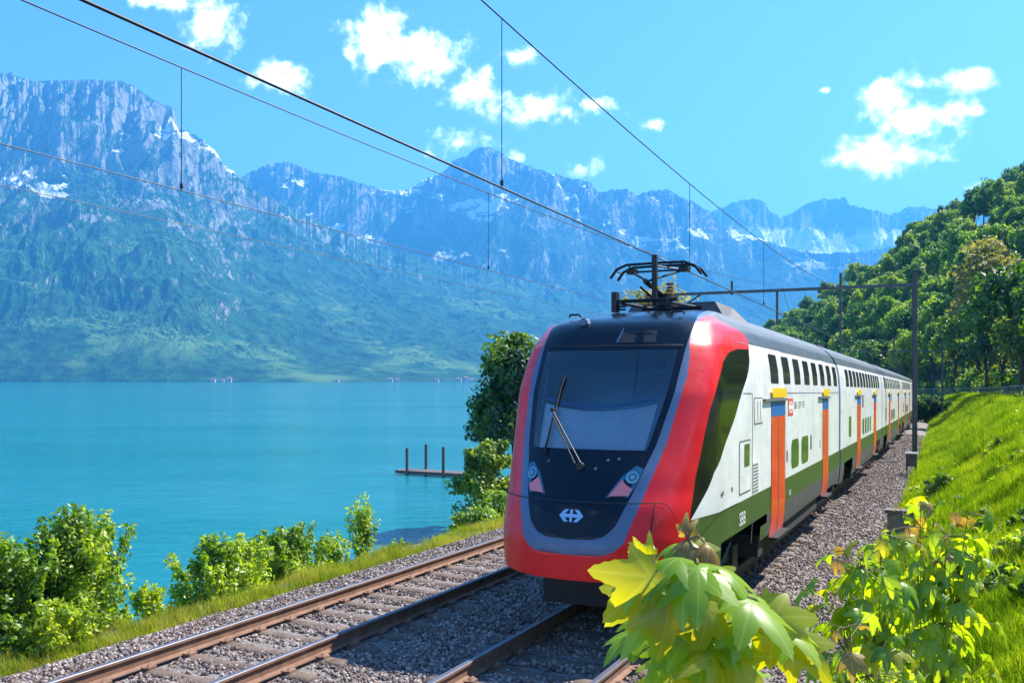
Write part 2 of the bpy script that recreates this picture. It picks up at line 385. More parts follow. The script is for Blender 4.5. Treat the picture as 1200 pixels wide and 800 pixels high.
def mountain_mat(name, forest1, forest2, meadow, rock1, rock2, snow_lo, snow_hi, snow_amt, rock_at=.50, snow_top=9000):
    m = bpy.data.materials.new(name); m.use_nodes = True; t = m.node_tree; b = t.nodes['Principled BSDF']; b.inputs['Roughness'].default_value = .95
    b.inputs['Specular IOR Level'].default_value = .1
    g = node(t, 'ShaderNodeNewGeometry'); sx = node(t, 'ShaderNodeSeparateXYZ'); t.links.new(g.outputs['Normal'], sx.inputs[0])
    sp = node(t, 'ShaderNodeSeparateXYZ'); t.links.new(g.outputs['Position'], sp.inputs[0])
    def nz(sc, d=5, st=(1, 1, 1)):
        q = node(t, 'ShaderNodeMapping'); q.inputs['Scale'].default_value = (sc * st[0], sc * st[1], sc * st[2]); t.links.new(g.outputs['Position'], q.inputs[0])
        n = node(t, 'ShaderNodeTexNoise'); n.inputs['Scale'].default_value = 1; n.inputs['Detail'].default_value = d; n.inputs['Roughness'].default_value = .65
        t.links.new(q.outputs[0], n.inputs['Vector']); return n.outputs[0]
    def mixc(f, a, c):
        x = node(t, 'ShaderNodeMix', data_type='RGBA'); t.links.new(f, x.inputs[0])
        for i, v in ((6, a), (7, c)):
            if isinstance(v, tuple): x.inputs[i].default_value = (*v, 1)
            else: t.links.new(v, x.inputs[i])
        return x.outputs[2]
    def ramp(v, a, c):
        r = node(t, 'ShaderNodeMapRange', interpolation_type='SMOOTHSTEP'); t.links.new(v, r.inputs['Value']); r.inputs['From Min'].default_value = a; r.inputs['From Max'].default_value = c
        return r.outputs[0]
    fo = mixc(ramp(nz(.02, 6), .38, .62), forest1, forest2)
    # meadows on gentle ground
    flat = math_n(t, 'MULTIPLY', ramp(sx.outputs[2], .72, .9), ramp(nz(.0022, 4), .50, .62))
    veg = mixc(flat, fo, meadow)
    rk = mixc(ramp(nz(.03, 6, (1, 1, .35)), .35, .65), rock1, rock2)
    # rock where it is steep, more with height
    hgt = math_n(t, 'MULTIPLY', sp.outputs[2], .00016)
    steep = math_n(t, 'ADD', math_n(t, 'SUBTRACT', rock_at, sx.outputs[2]), math_n(t, 'ADD', hgt, math_n(t, 'MULTIPLY', math_n(t, 'SUBTRACT', nz(.006, 6), .5), 1.0)))
    c = mixc(ramp(steep, .02, .20), veg, rk)
    sn = math_n(t, 'MULTIPLY', ramp(sp.outputs[2], snow_lo, snow_hi), ramp(math_n(t, 'ADD', nz(.0021, 4, (1, 1, 2.2)), math_n(t, 'MULTIPLY', math_n(t, 'SUBTRACT', sx.outputs[2], .6), .12)), .66 - snow_amt, .69 - snow_amt))
    sn = math_n(t, 'MULTIPLY', sn, math_n(t, 'SUBTRACT', 1.0, ramp(sp.outputs[2], snow_top, snow_top + 120)))
    c = mixc(sn, c, (.9, .91, .93))
    t.links.new(c, b.inputs['Base Color'])
    bn = node(t, 'ShaderNodeBump'); bn.inputs['Strength'].default_value = .8; bn.inputs['Distance'].default_value = 30
    t.links.new(nz(.02, 8), bn.inputs['Height']); t.links.new(bn.outputs[0], b.inputs['Normal'])
    return m


M['mtA'] = mountain_mat('massif', (.008, .042, .016), (.025, .095, .03), (.09, .18, .05), (.12, .12, .10), (.29, .29, .25), 600, 1000, .05, .40)
M['mtB'] = mountain_mat('far_range', (.01, .042, .018), (.022, .07, .028), (.05, .10, .04), (.08, .085, .08), (.30, .29, .27), 600, 1100, .07, .37)
M['mtC'] = mountain_mat('farthest_range', (.02, .05, .03), (.03, .07, .04), (.08, .12, .06), (.12, .12, .13), (.25, .25, .26), 950, 1040, .30, .5, 1340)


# ------------------------------------------------------------------ the lake and the mountains
v = np.array([(-9000, -400, LAKE), (12000, -400, LAKE), (12000, 9000, LAKE), (-9000, 9000, LAKE)])
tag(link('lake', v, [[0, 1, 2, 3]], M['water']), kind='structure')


def range_mesh(name, m, x0, x1, step, Ys, Yr, sky_pts, rows, shape, amp, nsc, seed, back=.25, jit=2.5, clampbase=LAKE - 4):
    "a mountain range as a height field: for every bearing it climbs from its foot to its crest and falls again behind"
    xs = np.arange(x0, x1 + step, step); tx = (xs - 600) / F
    skyy = np.interp(xs, [p[0] for p in sky_pts], [p[1] for p in sky_pts])
    sm_ = np.convolve(np.pad(skyy, 12, mode='edge'), np.ones(25) / 25, 'valid')
    skyy = skyy + jit * fbm(xs / 9. + seed, xs * 0 + seed, 5, .6, True) * 1.0
    el = (HOR - skyy) / F
    tt = np.linspace(0, 1 + back, rows)
    T, X = np.meshgrid(tt, tx, indexing='ij')
    y0 = Ys(xs); y1 = Yr(xs)
    Y = y0[None] + (y1 - y0)[None] * T
    WX = X * Y
    top = (HOR - sm_) / F * y1 + EYE
    s = shape(T, xs[None] + 0 * T)
    Hh = s * (top - LAKE)[None]
    wx = WX + 260 * fbm(WX / 900. + 4, Y / 900., 4); wy = Y + 260 * fbm(WX / 800. + 14, Y / 800. + 3, 4)
    n = fbm(wx / nsc + seed, wy / nsc * .8, 7, .55, True); n2 = fbm(WX / (nsc * 3.3) + seed + 5, Y / (nsc * 3.3), 3, .5)
    n3 = fbm(wx / (nsc * .45) + seed + 9, wy / (nsc * .7), 5, .55, True)
    env = np.clip(T * 5, 0, 1) * (.35 + .65 * np.clip(s, 0, 1))
    Hh = Hh + env * amp * (n * .75 + n2 * .9 + n3 * .33 - .35) * (top[None] / 1500.)
    E_ = (Hh + LAKE - EYE) / Y
    mxE = E_[:].max(0)
    k = el / np.maximum(mxE, 1e-4)
    g_ = np.exp(-np.linspace(-2.5, 2.5, 121) ** 2); g_ /= g_.sum(); ks = np.convolve(np.pad(k, 60, mode='edge'), g_, 'valid')
    Z = LAKE + Hh * ks[None] ** np.clip(T * 2.0, 0, 1) * (k / ks)[None] ** np.clip((T - .72) / .25, 0, 1)
    for _ in range(3):
        E2 = ((Z - EYE) / Y).max(0); Z = LAKE + (Z - LAKE) * (el / E2)[None] ** np.clip((T - .6) / .3, 0, 1)
    Z[0] = clampbase; 
    V = np.stack([WX, Y, Z], -1).reshape(-1, 3)
    o = link(name, V, grid_faces(rows, len(xs)), m, smooth=False, origin=np.array([0, float(y0.mean()), LAKE]))
    o['kind'] = 'structure'
    return V.reshape(rows, len(xs), 3)


def shapeA(T, xs):
    # steep woods from the shore, a bench, then the rock wall
    a = np.interp(T.ravel(), [0, .1, .22, .34, .5, .62, .72, .8, .9, 1.0, 1.08, 1.25], [0, .10, .22, .31, .42, .50, .57, .66, .84, .97, 1.0, .9]).reshape(T.shape)
    lo = np.interp(T.ravel(), [0, .1, .22, .4, .6, .8, 1.0, 1.08, 1.25], [0, .035, .085, .24, .46, .72, .95, 1.0, .9]).reshape(T.shape)
    k = np.clip((xs - 230) / 200, 0, 1)
    return a * (1 - k) + lo * k


skyA = [(-400, 130), (-200, 75), (-60, 95), (0, 84), (12, 84), (40, 93), (70, 92), (100, 91), (145, 93), (160, 102), (185, 118), (203, 124), (210, 148), (230, 157), (250, 172), (262, 190), (278, 203), (300, 222),
        (340, 240), (380, 262), (440, 284), (520, 305), (600, 322), (700, 345), (760, 368), (860, 395), (1000, 425), (1200, 436), (1700, 438)]
range_mesh('mountain_massif', M['mtA'], -420, 1500, 1.7, lambda x: 2465 + 0 * x, lambda x: 4900 + 0 * x + np.clip(x - 300, 0, 900) * 2.0, skyA, 330, shapeA, 300, 520, 3.1, jit=4)
skyB = [(-100, 150), (200, 215), (270, 212), (300, 197), (315, 191), (335, 188), (352, 193), (370, 201), (400, 206), (425, 214), (460, 223), (483, 219), (490, 212), (505, 206), (520, 200), (530, 188), (545, 182), (560, 171), (572, 170), (582, 174), (600, 186),
        (640, 200), (668, 208), (690, 211), (702, 224), (718, 221), (735, 219), (745, 228), (762, 222), (785, 221), (800, 230), (815, 236), (832, 248), (850, 262), (880, 275), (920, 288), (960, 296), (1010, 294), (1060, 285), (1200, 270), (1700, 290)]
def shapeB(T, xs):
    return np.interp(T.ravel(), [0, .15, .3, .5, .7, .85, 1.0, 1.08, 1.25], [0, .1, .24, .42, .58, .78, .97, 1.0, .88]).reshape(T.shape)
range_mesh('mountain_range', M['mtB'], -120, 1500, 1.9, lambda x: 5000 + 0 * x, lambda x: 6700 + 0 * x, skyB, 190, shapeB, 400, 850, 8.7, jit=3.5)
skyC = [(500, 330), (700, 260), (800, 246), (832, 246), (845, 242), (858, 236), (870, 232), (885, 231), (897, 236), (903, 246), (915, 252), (925, 249), (940, 240), (955, 233), (975, 231), (990, 230), (996, 239), (1010, 242), (1030, 247), (1045, 250), (1060, 243),
        (1080, 240), (1110, 246), (1200, 240), (1700, 260)]
RC = range_mesh('snowy_mountain_range', M['mtC'], 600, 1500, 1.9, lambda x: 7300 + 0 * x, lambda x: 8900 + 0 * x, skyC, 110,
                lambda T, xs: np.interp(T.ravel(), [0, .3, .5, .65, .8, 1.0, 1.08, 1.25], [0, .42, .58, .66, .80, .97, 1.0, .85]).reshape(T.shape), 420, 700, 21.3, jit=4)

# ------------------------------------------------------------------ land on this shore


def smooth(a, b, x):
    t = np.clip((x - a) / (b - a), 0, 1); return t * t * (3 - 2 * t)


def shore_u(s):
    lat = -np.maximum(15.5, 15.5 + (s - 27) * .50)
    lat = np.where(s > 60, np.minimum(-(15.5 + 33 * .5) - (s - 60) * .47, lat * 0 - 0), lat)
    return lat + DL + bend(s)


def ground(u, s):
    us = shore_u(s)
    # left verge and bank down to the water
    zl = np.interp(np.clip((u + 6.9) / (us + 6.9 - .01), 0, 1.6).ravel(), [0, .12, .6, 1, 1.6], [-.55, -1.0, -3.3, -5.2, -8]).reshape(u.shape)
    zr = -.5 + 2.75 * smooth(2.6, 7.4, u) + .0 * u
    z = np.where(u < -6.9, zl, np.where(u < 2.6, -.5, zr))
    hill = np.maximum(0, u - 13.5)
    hz = np.minimum(3.2, hill * 1.6) + .62 * np.maximum(0, hill - 2)
    hz = hz * (1 + .65 * smooth(150, 320, s))
    hz = 105 * (1 - np.exp(-hz / 105))
    z = z + hz * (1 + .25 * gnoise(u / 40. + 3, s / 40.)) * smooth(20, 55, s)
    bump = fbm(u / 2.2, s / 2.2, 3) * .14
    z = z + bump * np.where((u > 3.2) | (u < -6.6), 1, 0) * np.where(u > 14, 6, 1)
    z = np.where((u > -6.2) & (u < 2.8), z - .1, z)
    return z


ug = np.concatenate([np.linspace(-330, -60, 28), np.linspace(-56, -16, 22), np.linspace(-15, -6.9, 18), np.linspace(-6.6, 2.6, 12), np.linspace(2.8, 14, 50), np.linspace(14.5, 30, 22), np.linspace(32, 330, 90)])
sg = np.concatenate([np.linspace(-40, 2, 15), np.linspace(2.6, 30, 75), np.linspace(31, 110, 90), np.linspace(113, 560, 90)])
Sg, Ug = np.meshgrid(sg, ug, indexing='ij')
Zg = ground(Ug, Sg)
V = P(Ug, Sg, Zg).reshape(-1, 3)
fm = []
for i in range(len(sg) - 1):
    for j in range(len(ug) - 1):
        u = ug[j]; fm.append(0 if u < 2.6 else (1 if u < 14 else 2))
tag(link('ground', V, grid_faces(len(sg), len(ug), True), [M['earth'], M['meadow'], M['floor']], smooth=True, mi=fm, origin=np.array([0, 0, -1.])), kind='structure')

# ballast bed: one raised sheet with a shoulder each side
ub = np.array([-6.6, -6.1, -5.75, -5.4, -5.0, -4.3, -3.5, -2.7, -1.9, -1.4, -.7, 0, .7, 1.4, 1.9, 2.3, 2.6, 2.9, 3.15]); zb = np.array([-.75, -.52, -.36, -.24, -.215, -.22, -.22, -.22, -.24, -.22, -.22, -.22, -.22, -.22, -.26, -.33, -.42, -.52, -.8])
def bed(u): return np.interp(u, ub, zb)
sb = np.concatenate([np.linspace(-15, 3, 10), np.linspace(3.5, 30, 110), np.linspace(31, 130, 60), np.linspace(134, 400, 40)])
Sb, Ub = np.meshgrid(sb, ub, indexing='ij'); Zb = bed(Ub) + .02 * gnoise(Ub * 2, Sb * 2)
tag(link('ballast_bed', P(Ub, Sb, Zb).reshape(-1, 3), grid_faces(len(sb), len(ub), True), M['ballast'], smooth=True), kind='structure')


def scatter(name, pts, rot, scl, proto_list, kind='stuff', mats=None):
    "one object: copies of a few small shapes set on its own points by geometry nodes"
    pts = np.asarray(pts); o0 = pts.mean(0)
    me = bpy.data.meshes.new(name); me.from_pydata((pts - o0).tolist(), [], [])
    a = me.attributes.new('rot', 'FLOAT_VECTOR', 'POINT'); a.data.foreach_set('vector', np.asarray(rot, dtype=np.float32).ravel())
    a = me.attributes.new('scl', 'FLOAT', 'POINT'); a.data.foreach_set('value', np.asarray(scl, dtype=np.float32).ravel())
    o = bpy.data.objects.new(name, me); COL.objects.link(o); o.location = o0; o['kind'] = kind; WO[o.name] = o0
    ng = bpy.data.node_groups.new(name, 'GeometryNodeTree')
    ng.interface.new_socket('Geometry', in_out='INPUT', socket_type='NodeSocketGeometry'); ng.interface.new_socket('Geometry', in_out='OUTPUT', socket_type='NodeSocketGeometry')
    gi = ng.nodes.new('NodeGroupInput'); go = ng.nodes.new('NodeGroupOutput'); j = ng.nodes.new('GeometryNodeJoinGeometry')
    g2i = ng.nodes.new('GeometryNodeGeometryToInstance')
    for pm in proto_list:
        ob = bpy.data.objects.new(pm.name, pm); oi = ng.nodes.new('GeometryNodeObjectInfo'); oi.inputs[0].default_value = ob
        gg = ng.nodes.new('GeometryNodeGeometryToInstance'); ng.links.new(oi.outputs['Geometry'], gg.inputs[0]); ng.links.new(gg.outputs[0], j.inputs[0])
    ip = ng.nodes.new('GeometryNodeInstanceOnPoints'); ip.inputs['Pick Instance'].default_value = True
    ng.links.new(gi.outputs[0], ip.inputs['Points']); ng.links.new(j.outputs[0], ip.inputs['Instance'])
    ri = ng.nodes.new('FunctionNodeRandomValue'); ri.data_type = 'INT'; ri.inputs['Min'].default_value = 0 if False else 0
    for s_ in ri.inputs:
        if s_.type == 'INT' and s_.name == 'Max': s_.default_value = len(proto_list) - 1
        if s_.type == 'INT' and s_.name == 'Min': s_.default_value = 0
    ng.links.new([q for q in ri.outputs if q.type == 'INT'][0], ip.inputs['Instance Index'])
    for nm, dt, sock in (('rot', 'FLOAT_VECTOR', 'Rotation'), ('scl', 'FLOAT', 'Scale')):
        na = ng.nodes.new('GeometryNodeInputNamedAttribute'); na.data_type = dt; na.inputs[0].default_value = nm
        ng.links.new([q for q in na.outputs if q.enabled][0], ip.inputs[sock])
    ng.links.new(ip.outputs[0], go.inputs[0])
    md = o.modifiers.new('scatter', 'NODES'); md.node_group = ng
    return o


def proto(name, vs, fs, m, smooth=False, mi=None):
    me = bpy.data.meshes.new(name); me.from_pydata(np.asarray(vs).tolist(), [], fs)
    for q in (m if isinstance(m, (list, tuple)) else [m]): me.materials.append(q)
    if mi is not None: me.polygons.foreach_set('material_index', np.asarray(mi, dtype=np.int32))
    if smooth: me.polygons.foreach_set('use_smooth', np.ones(len(me.polygons), dtype=bool))
    me.update(); return me


def stone_mat(name, c): return mat(name, c, .9, noise=.25, nscale=40)
stones = []
for i, c in enumerate([(.28, .21, .175), (.17, .125, .10), (.38, .31, .265), (.09, .068, .058), (.22, .16, .13), (.44, .37, .33), (.2, .155, .14)]):
    b = bmesh.new(); bmesh.ops.create_icosphere(b, subdivisions=1, radius=1)
    for q in b.verts: q.co *= random.uniform(.72, 1.2); q.co.x *= 1.15; q.co.z *= .72
    me = bpy.data.meshes.new('stone'); b.to_mesh(me); b.free(); me.materials.append(stone_mat('stone_%s' % 'abcdefg'[i], c)); stones.append(me)
N = 150000
s_ = 4.5 * (75 / 4.5) ** rng.random(N); u_ = rng.uniform(-6.25, 2.95, N); s2 = s_ + 0
keep = rng.random(N) < np.clip(1.0, 0, 1)
z_ = bed(u_) + rng.uniform(-.012, .02, N)
sc = rng.uniform(.016, .034, N) * np.clip((s_ / 16) ** .5, 1, 2.2)
on_sleeper = (np.abs(((s_ / .62) % 1) - .5) < .21) & ((np.abs(u_) < 1.25) | (np.abs(u_ + 3.51) < 1.25))
keep = ~(on_sleeper & (rng.random(N) < .93)) & ~((np.abs(np.abs(u_) - .7525) < .08) | (np.abs(np.abs(u_ + 3.51) - .7525) < .08))
pt = P(u_, s_, z_)[keep]
tag(scatter('ballast_stones', pt, rng.uniform(0, 6.28, (len(pt), 3)), sc[keep], stones))


# ------------------------------------------------------------------ the two tracks
def rail_mesh(u0, s0, s1):
    prof = [(-.07, -.172), (-.07, -.160), (-.012, -.14), (-.010, -.05), (-.036, -.035), (-.036, -.008), (-.028, 0), (.028, 0), (.036, -.008), (.036, -.035), (.010, -.05), (.012, -.14), (.07, -.160), (.07, -.172)]
    ss = np.concatenate([np.arange(s0, 60, 2.), np.arange(60, s1, 5.)]); n = len(prof)
    v = np.concatenate([P([u0 + a for a, _ in prof], [s] * n, [b for _, b in prof]) for s in ss])
    f = []; mi = []
    for i in range(len(ss) - 1):
        for k in range(n):
            f.append([i * n + k, i * n + (k + 1) % n, (i + 1) * n + (k + 1) % n, (i + 1) * n + k]); mi.append(1 if k in (5, 6, 7) else 0)
    f.append(list(range(n))); mi.append(0)
    return v, f, mi


def make_track(uc, label, skip=None, rails=None):
    root = empty('railway_track', P(uc, 4, -.22), label, 'railway track', 'railway tracks side by side')
    for du in (-.7525, .7525):
        v, f, mi = rail_mesh(uc + du, -8, 330); link('rail', v, f, [M['rust'], M['steel_top']], root, mi=mi)
    # one sleeper: a rounded trough with turned-down ends, plates and clips on it
    proto_s = None; L = []
    k0 = 4 if True else 0
    for k in range(0, 118):
        s = -2 + .62 * k + .31
        mb = None
        if proto_s is None:
            mb = MB(); cs = [(-.13, -.30), (-.115, -.20), (-.07, -.176), (0, -.172), (.07, -.176), (.115, -.20), (.13, -.30)]
            us = [-1.28, -1.24, -1.15, -.75, 0, .75, 1.15, 1.24, 1.28]; dz = [-.12, -.05, -.005, 0, -.02, 0, -.005, -.05, -.12]
            vs = np.array([(a, b, c + d) for a, d in zip(us, dz) for b, c in cs]); n = len(cs)
            mb.add(vs, [[i * n + j, i * n + j + 1, (i + 1) * n + j + 1, (i + 1) * n + j] for i in range(len(us) - 1) for j in range(n - 1)])
            fr = MB()
            o8 = [(-.16, -.06), (-.12, -.08), (.12, -.08), (.16, -.06), (.16, .06), (.12, .08), (-.12, .08), (-.16, .06)]
            zs = lambda a: -.150 if abs(a) < .13 else -.168
            fr.add([(a, b, -.176) for a, b in o8] + [(a, b, -.150) for a, b in o8] + [(a * .75, b * .3, -.11 if abs(a) > .13 else -.15) for a, b in o8],
                   [[k, (k + 1) % 8, 8 + (k + 1) % 8, 8 + k] for k in range(8)] + [[8 + k, 8 + (k + 1) % 8, 16 + (k + 1) % 8, 16 + k] for k in range(8)])
            A = mb.v[0]; proto_s = proto('sleeper', A, mb.f, M['sleeper'], True); proto_f = proto('rail_fastening', np.concatenate(fr.v), fr.f, M['rust'])
            M['_sl'] = proto_s; M['_rf'] = proto_f
        o = bpy.data.objects.new('sleeper', M['_sl']); COL.objects.link(o); w0 = P(uc, s, 0); d = P(uc, s + .5, 0) - P(uc, s - .5, 0)
        o.parent = root; o.location = w0 - WO[root.name]; o.rotation_euler = (math.asin(d[2]), 0, math.atan2(d[1], d[0]) - math.pi / 2)
        if s < 60:
            for du in (-.7525, .7525):
                q = bpy.data.objects.new('rail_fastening', M['_rf']); COL.objects.link(q); q.parent = o; q.location = (du, 0, 0)
    return root


make_track(-3.51, 'empty railway track on steel sleepers nearest the lake, left of the train')
make_track(0, 'railway track with the red and white train on it, running towards the viewer')

# ------------------------------------------------------------------ the train
PZ = [.45, .53, .75, 1.05, 1.33, 2.0, 2.6, 3.0, 3.12, 3.4, 3.66, 3.74, 3.95, 4.10, 4.25, 4.36, 4.43, 4.465]
PW = [1.30, 1.34, 1.38, 1.40, 1.40, 1.40, 1.405, 1.40, 1.395, 1.375, 1.33, 1.30, 1.19, 1.04, .80, .52, .27, 0.]
def Wd(z): return np.interp(z, PZ, PW)
SN = [(.3, 10.35), (.6, 10.12), (.8, 10.05), (1.2, 10.05), (1.6, 10.18), (2.0, 10.42), (2.25, 10.6), (3.0, 11.1), (3.6, 11.52), (3.9, 11.75), (4.0, 11.9), (4.1, 12.35), (4.2, 13.1), (4.3, 14.1), (4.4, 15.4), (4.465, 16.4)]
SNz = np.linspace(.3, 4.465, 200); SNs = np.interp(SNz, [a for a, _ in SN], [b for _, b in SN])
for _ in range(3): SNs[1:-1] = (SNs[:-2] + 2 * SNs[1:-1] + SNs[2:]) / 4
_k = np.ones(7) / 7
_p = np.pad(SNs, 3, mode='edge'); SNs = np.where((SNz > .6) & (SNz < 4.3), np.convolve(_p, _k, 'valid'), SNs)
def S0(z): return np.interp(z, SNz, SNs)
def ln(z): return np.interp(z, [1.2, 1.8, 2.4, 3.0, 3.6, 4.0], [1.6, 1.5, 1.1, .7, .55, .6])
def pw(z): return np.interp(z, [1, 1.8, 2.6, 3.2], [2.3, 2.5, 2.9, 3.2])
def surf(t, z):
    t = np.asarray(t, float); z = np.asarray(z, float)
    a = np.minimum(np.abs(t), 1) * np.pi / 2
    return np.sign(t) * Wd(z) * np.sin(a) ** (2 / pw(z)), S0(z) + ln(z) - ln(z) * np.cos(a) + np.maximum(0, np.abs(t) - 1), z
def t_of_u(u, z):
    return np.sign(u) * 2 / np.pi * np.arcsin(np.clip(np.abs(u) / np.maximum(Wd(z), 1e-3), 0, 1) ** (pw(z) / 2))
def t_of_s(s, z):
    e = S0(z) + ln(z); r = (e - np.asarray(s)) / ln(z)
    return np.where(s >= e, 1 + s - e, 2 / np.pi * np.arccos(np.clip(r, 0, 1)))


UB = [(1.26, 0), (1.275, .30), (1.31, .42), (1.41, .54), (1.78, .68), (2.38, .86), (3.0, .97), (3.5, 1.0), (3.9, 1.03), (4.0, 1.0), (4.15, .88), (4.25, .72), (4.36, .46), (4.43, .24), (4.465, 0)]
US = [(1.08, 0), (1.095, .42), (1.14, .55), (1.24, .65), (1.7, .79), (2.38, .965), (3.22, 1.085), (3.5, 1.07), (3.68, 1.03), (3.9, 1.03)]
TGL = [(1.44, .67), (1.95, .68), (2.48, .73), (2.79, .78), (3.17, .94), (3.44, 1.19), (3.56, 1.55), (3.63, 2.1), (3.67, 2.89)]
TGR = [(1.44, .67), (1.64, .75), (2.03, .92), (2.33, 1.34), (2.65, 1.91), (2.94, 2.31), (3.25, 2.75), (3.5, 2.93), (3.66, 2.90)]
TRE = [(.5, .80), (1.0, .72), (1.44, .67), (1.441, .67), (1.64, .75), (2.03, .92), (2.33, 1.34), (2.65, 1.91), (2.94, 2.31), (3.25, 2.75), (3.5, 2.93), (3.66, 2.92), (3.82, 3.03), (3.92, 2.81), (4.0, 1.92), (4.05, 1.2), (4.10, .8)]
ip_ = lambda tb, z: np.interp(z, [a for a, _ in tb], [b for _, b in tb])
CARS = [(10.0, 25.45), (25.85, 42.1), (42.5, 60.9), (61.3, 79.5), (79.9, 98.5), (98.9, 118)]
train = empty('double_deck_train', P(0, 17, 0), 'red and white double deck train with a sloping black front, on the right hand track', 'train')

zrows = np.unique(np.round(np.concatenate([[.66, .70, .78, .9, 1.0, 1.05, 1.08, 1.095, 1.12, 1.14, 1.19, 1.24, 1.26, 1.275, 1.31, 1.36, 1.44, 1.46], np.linspace(1.5, 2.28, 12), np.linspace(2.30, 3.56, 20), [3.6, 3.63, 3.66, 3.7, 3.74, 3.8, 3.86, 3.92, 3.96, 4.0, 4.04, 4.08, 4.12, 4.16, 4.2, 4.25, 4.3, 4.34, 4.38, 4.41, 4.43, 4.45, 4.46, 4.4649]]), 4))
blocks = [('mask', 14), ('silver', 4), ('red', 9), ('glass', 8), ('red2', 5), ('body', 26)]
SEND = 25.45


def shell(side):
    cols = []; kinds = []
    Z = zrows
    ub = np.where(Z < 1.26, 0, ip_(UB, Z)); tm = t_of_u(ub, Z); tm = np.where(Z > 4.12, .64, tm); tm = np.where(Z < 1.26, 0, tm)
    us = ip_(US, Z); ts = np.where(Z < 1.08, 0, t_of_u(us, Z)); ts = np.maximum(ts, tm)
    tre = np.where(Z > 4.09, ts, ip_(TRE, Z)); tre = np.maximum(tre, ts)
    tgl = np.where((Z > 1.44) & (Z < 3.66), ip_(TGL, Z), tre); tgr = np.where((Z > 1.44) & (Z < 3.66), ip_(TGR, Z), tre)
    if side > 0 or True:
        tgr = np.maximum(tgr, tgl); tre = np.maximum(tre, tgr)
    tend = 1 + SEND - S0(Z) - ln(Z)
    B = [0 * Z, tm, ts, tgl, tgr, tre, tend]
    for i, (nm, n) in enumerate(blocks):
        for k in range(n + (1 if i == len(blocks) - 1 else 0)):
            f = k / n
            cols.append(B[i] * (1 - f) + B[i + 1] * f)
        kinds += [nm] * n
    T = np.array(cols) * side
    U, S, ZZ = surf(T, Z[None] + 0 * T)
    return U, S, ZZ, kinds, B


faces_by = {}
PV = []; off = 0
for side in (1, -1):
    U, S, ZZ, kinds, B = shell(side)
    PV.append(P(U, S, ZZ).reshape(-1, 3)); nz_ = len(zrows)
    for i, kd in enumerate(kinds):
        for j in range(nz_ - 1):
            z0, z1 = zrows[j], zrows[j + 1]; zm = (z0 + z1) / 2
            ids = [off + i * nz_ + j, off + (i + 1) * nz_ + j, off + (i + 1) * nz_ + j + 1, off + i * nz_ + j + 1]
            if side < 0: ids = ids[::-1]
            sm = S[i:i + 2, j:j + 2].mean()
            if kd == 'mask': key = 'windscreen' if (2.29 < zm < 3.57 and i < 12) else 'front_mask'
            elif kd == 'silver': key = 'silver_frame'
            elif kd in ('red', 'red2'): key = 'red_nose'
            elif kd == 'glass': key = 'cab_side_window' if 1.44 < zm < 3.66 else 'red_nose'
            else:
                key = 'carriage_body'
            if kd == 'body' and zm < 1.06 and 11.8 < sm < 14.9: continue     # opening for the bogie
            if zm < .78 and kd != 'body': continue
            faces_by.setdefault(key, []).append((ids, (0 if zm < 1.46 and (sm < 15.3 or zm > 1.05) else 3) if zm < 1.46 else (1 if zm < 3.74 else 2)))
    off += len(PV[-1])
PV = np.concatenate(PV)


def sub(fl, name, mats, parent, useidx=False, offset=0, smooth=True):
    idx = {}; vs = []; fs = []; mi = []
    for ids, m in fl:
        q = []
        for k in ids:
            key = tuple(np.round(PV[k], 4))
            if key not in idx: idx[key] = len(vs); vs.append(PV[k])
            if not q or idx[key] != q[-1]: q.append(idx[key])
        if q[0] == q[-1]: q = q[:-1]
        if len(set(q)) < 3: continue
        # skip slivers
        a = np.array([vs[i] for i in q]); n = np.zeros(3)
        for i in range(1, len(a) - 1): n += np.cross(a[i] - a[0], a[i + 1] - a[0])
        if np.linalg.norm(n) < 2e-6: continue
        fs.append(q); mi.append(m if useidx else 0)
    return link(name, vs, fs, mats, parent, smooth, mi)


sub(faces_by['front_mask'], 'front_mask', M['black'], train)
scr = sub(faces_by['windscreen'], 'windscreen', M['wind'], train)
sub(faces_by['silver_frame'], 'silver_frame', M['silver'], train)
sub(faces_by['red_nose'], 'red_nose', M['red'], train)
sub(faces_by['cab_side_window'], 'cab_side_window', M['sideglass'], train)
car1 = sub(faces_by['carriage_body'], 'carriage_body', [M['green'], M['white'], M['roof'], M['under']], train, True)
tag(car1, 'leading carriage body, white above a green band under a grey roof')


def sheet(fn, a, b, na, nb, name, m, parent, mi=None, thick=0.0):
    "a patch of some surface, fn(a,b) -> railway coordinates"
    A, Bq = np.meshgrid(np.linspace(a[0], a[1], na), np.linspace(b[0], b[1], nb), indexing='ij')
    v = np.array([fn(x, y) for x, y in zip(A.ravel(), Bq.ravel())])
    return link(name, P(v[:, 0], v[:, 1], v[:, 2]), grid_faces(na, nb), m, parent, True)


def nose_pt(u, z, off=.006):
    "point on the front, off metres in front of it"
    t = t_of_u(u, z); a = np.array(surf(t, z)); e = 1e-3
    d1 = np.array(surf(t + e, z)) - a; d2 = np.array(surf(t, z + e)) - a; n = np.cross(d2, d1); n /= np.linalg.norm(n) + 1e-12
    if n[1] > 0: n = -n
    return a + n * off


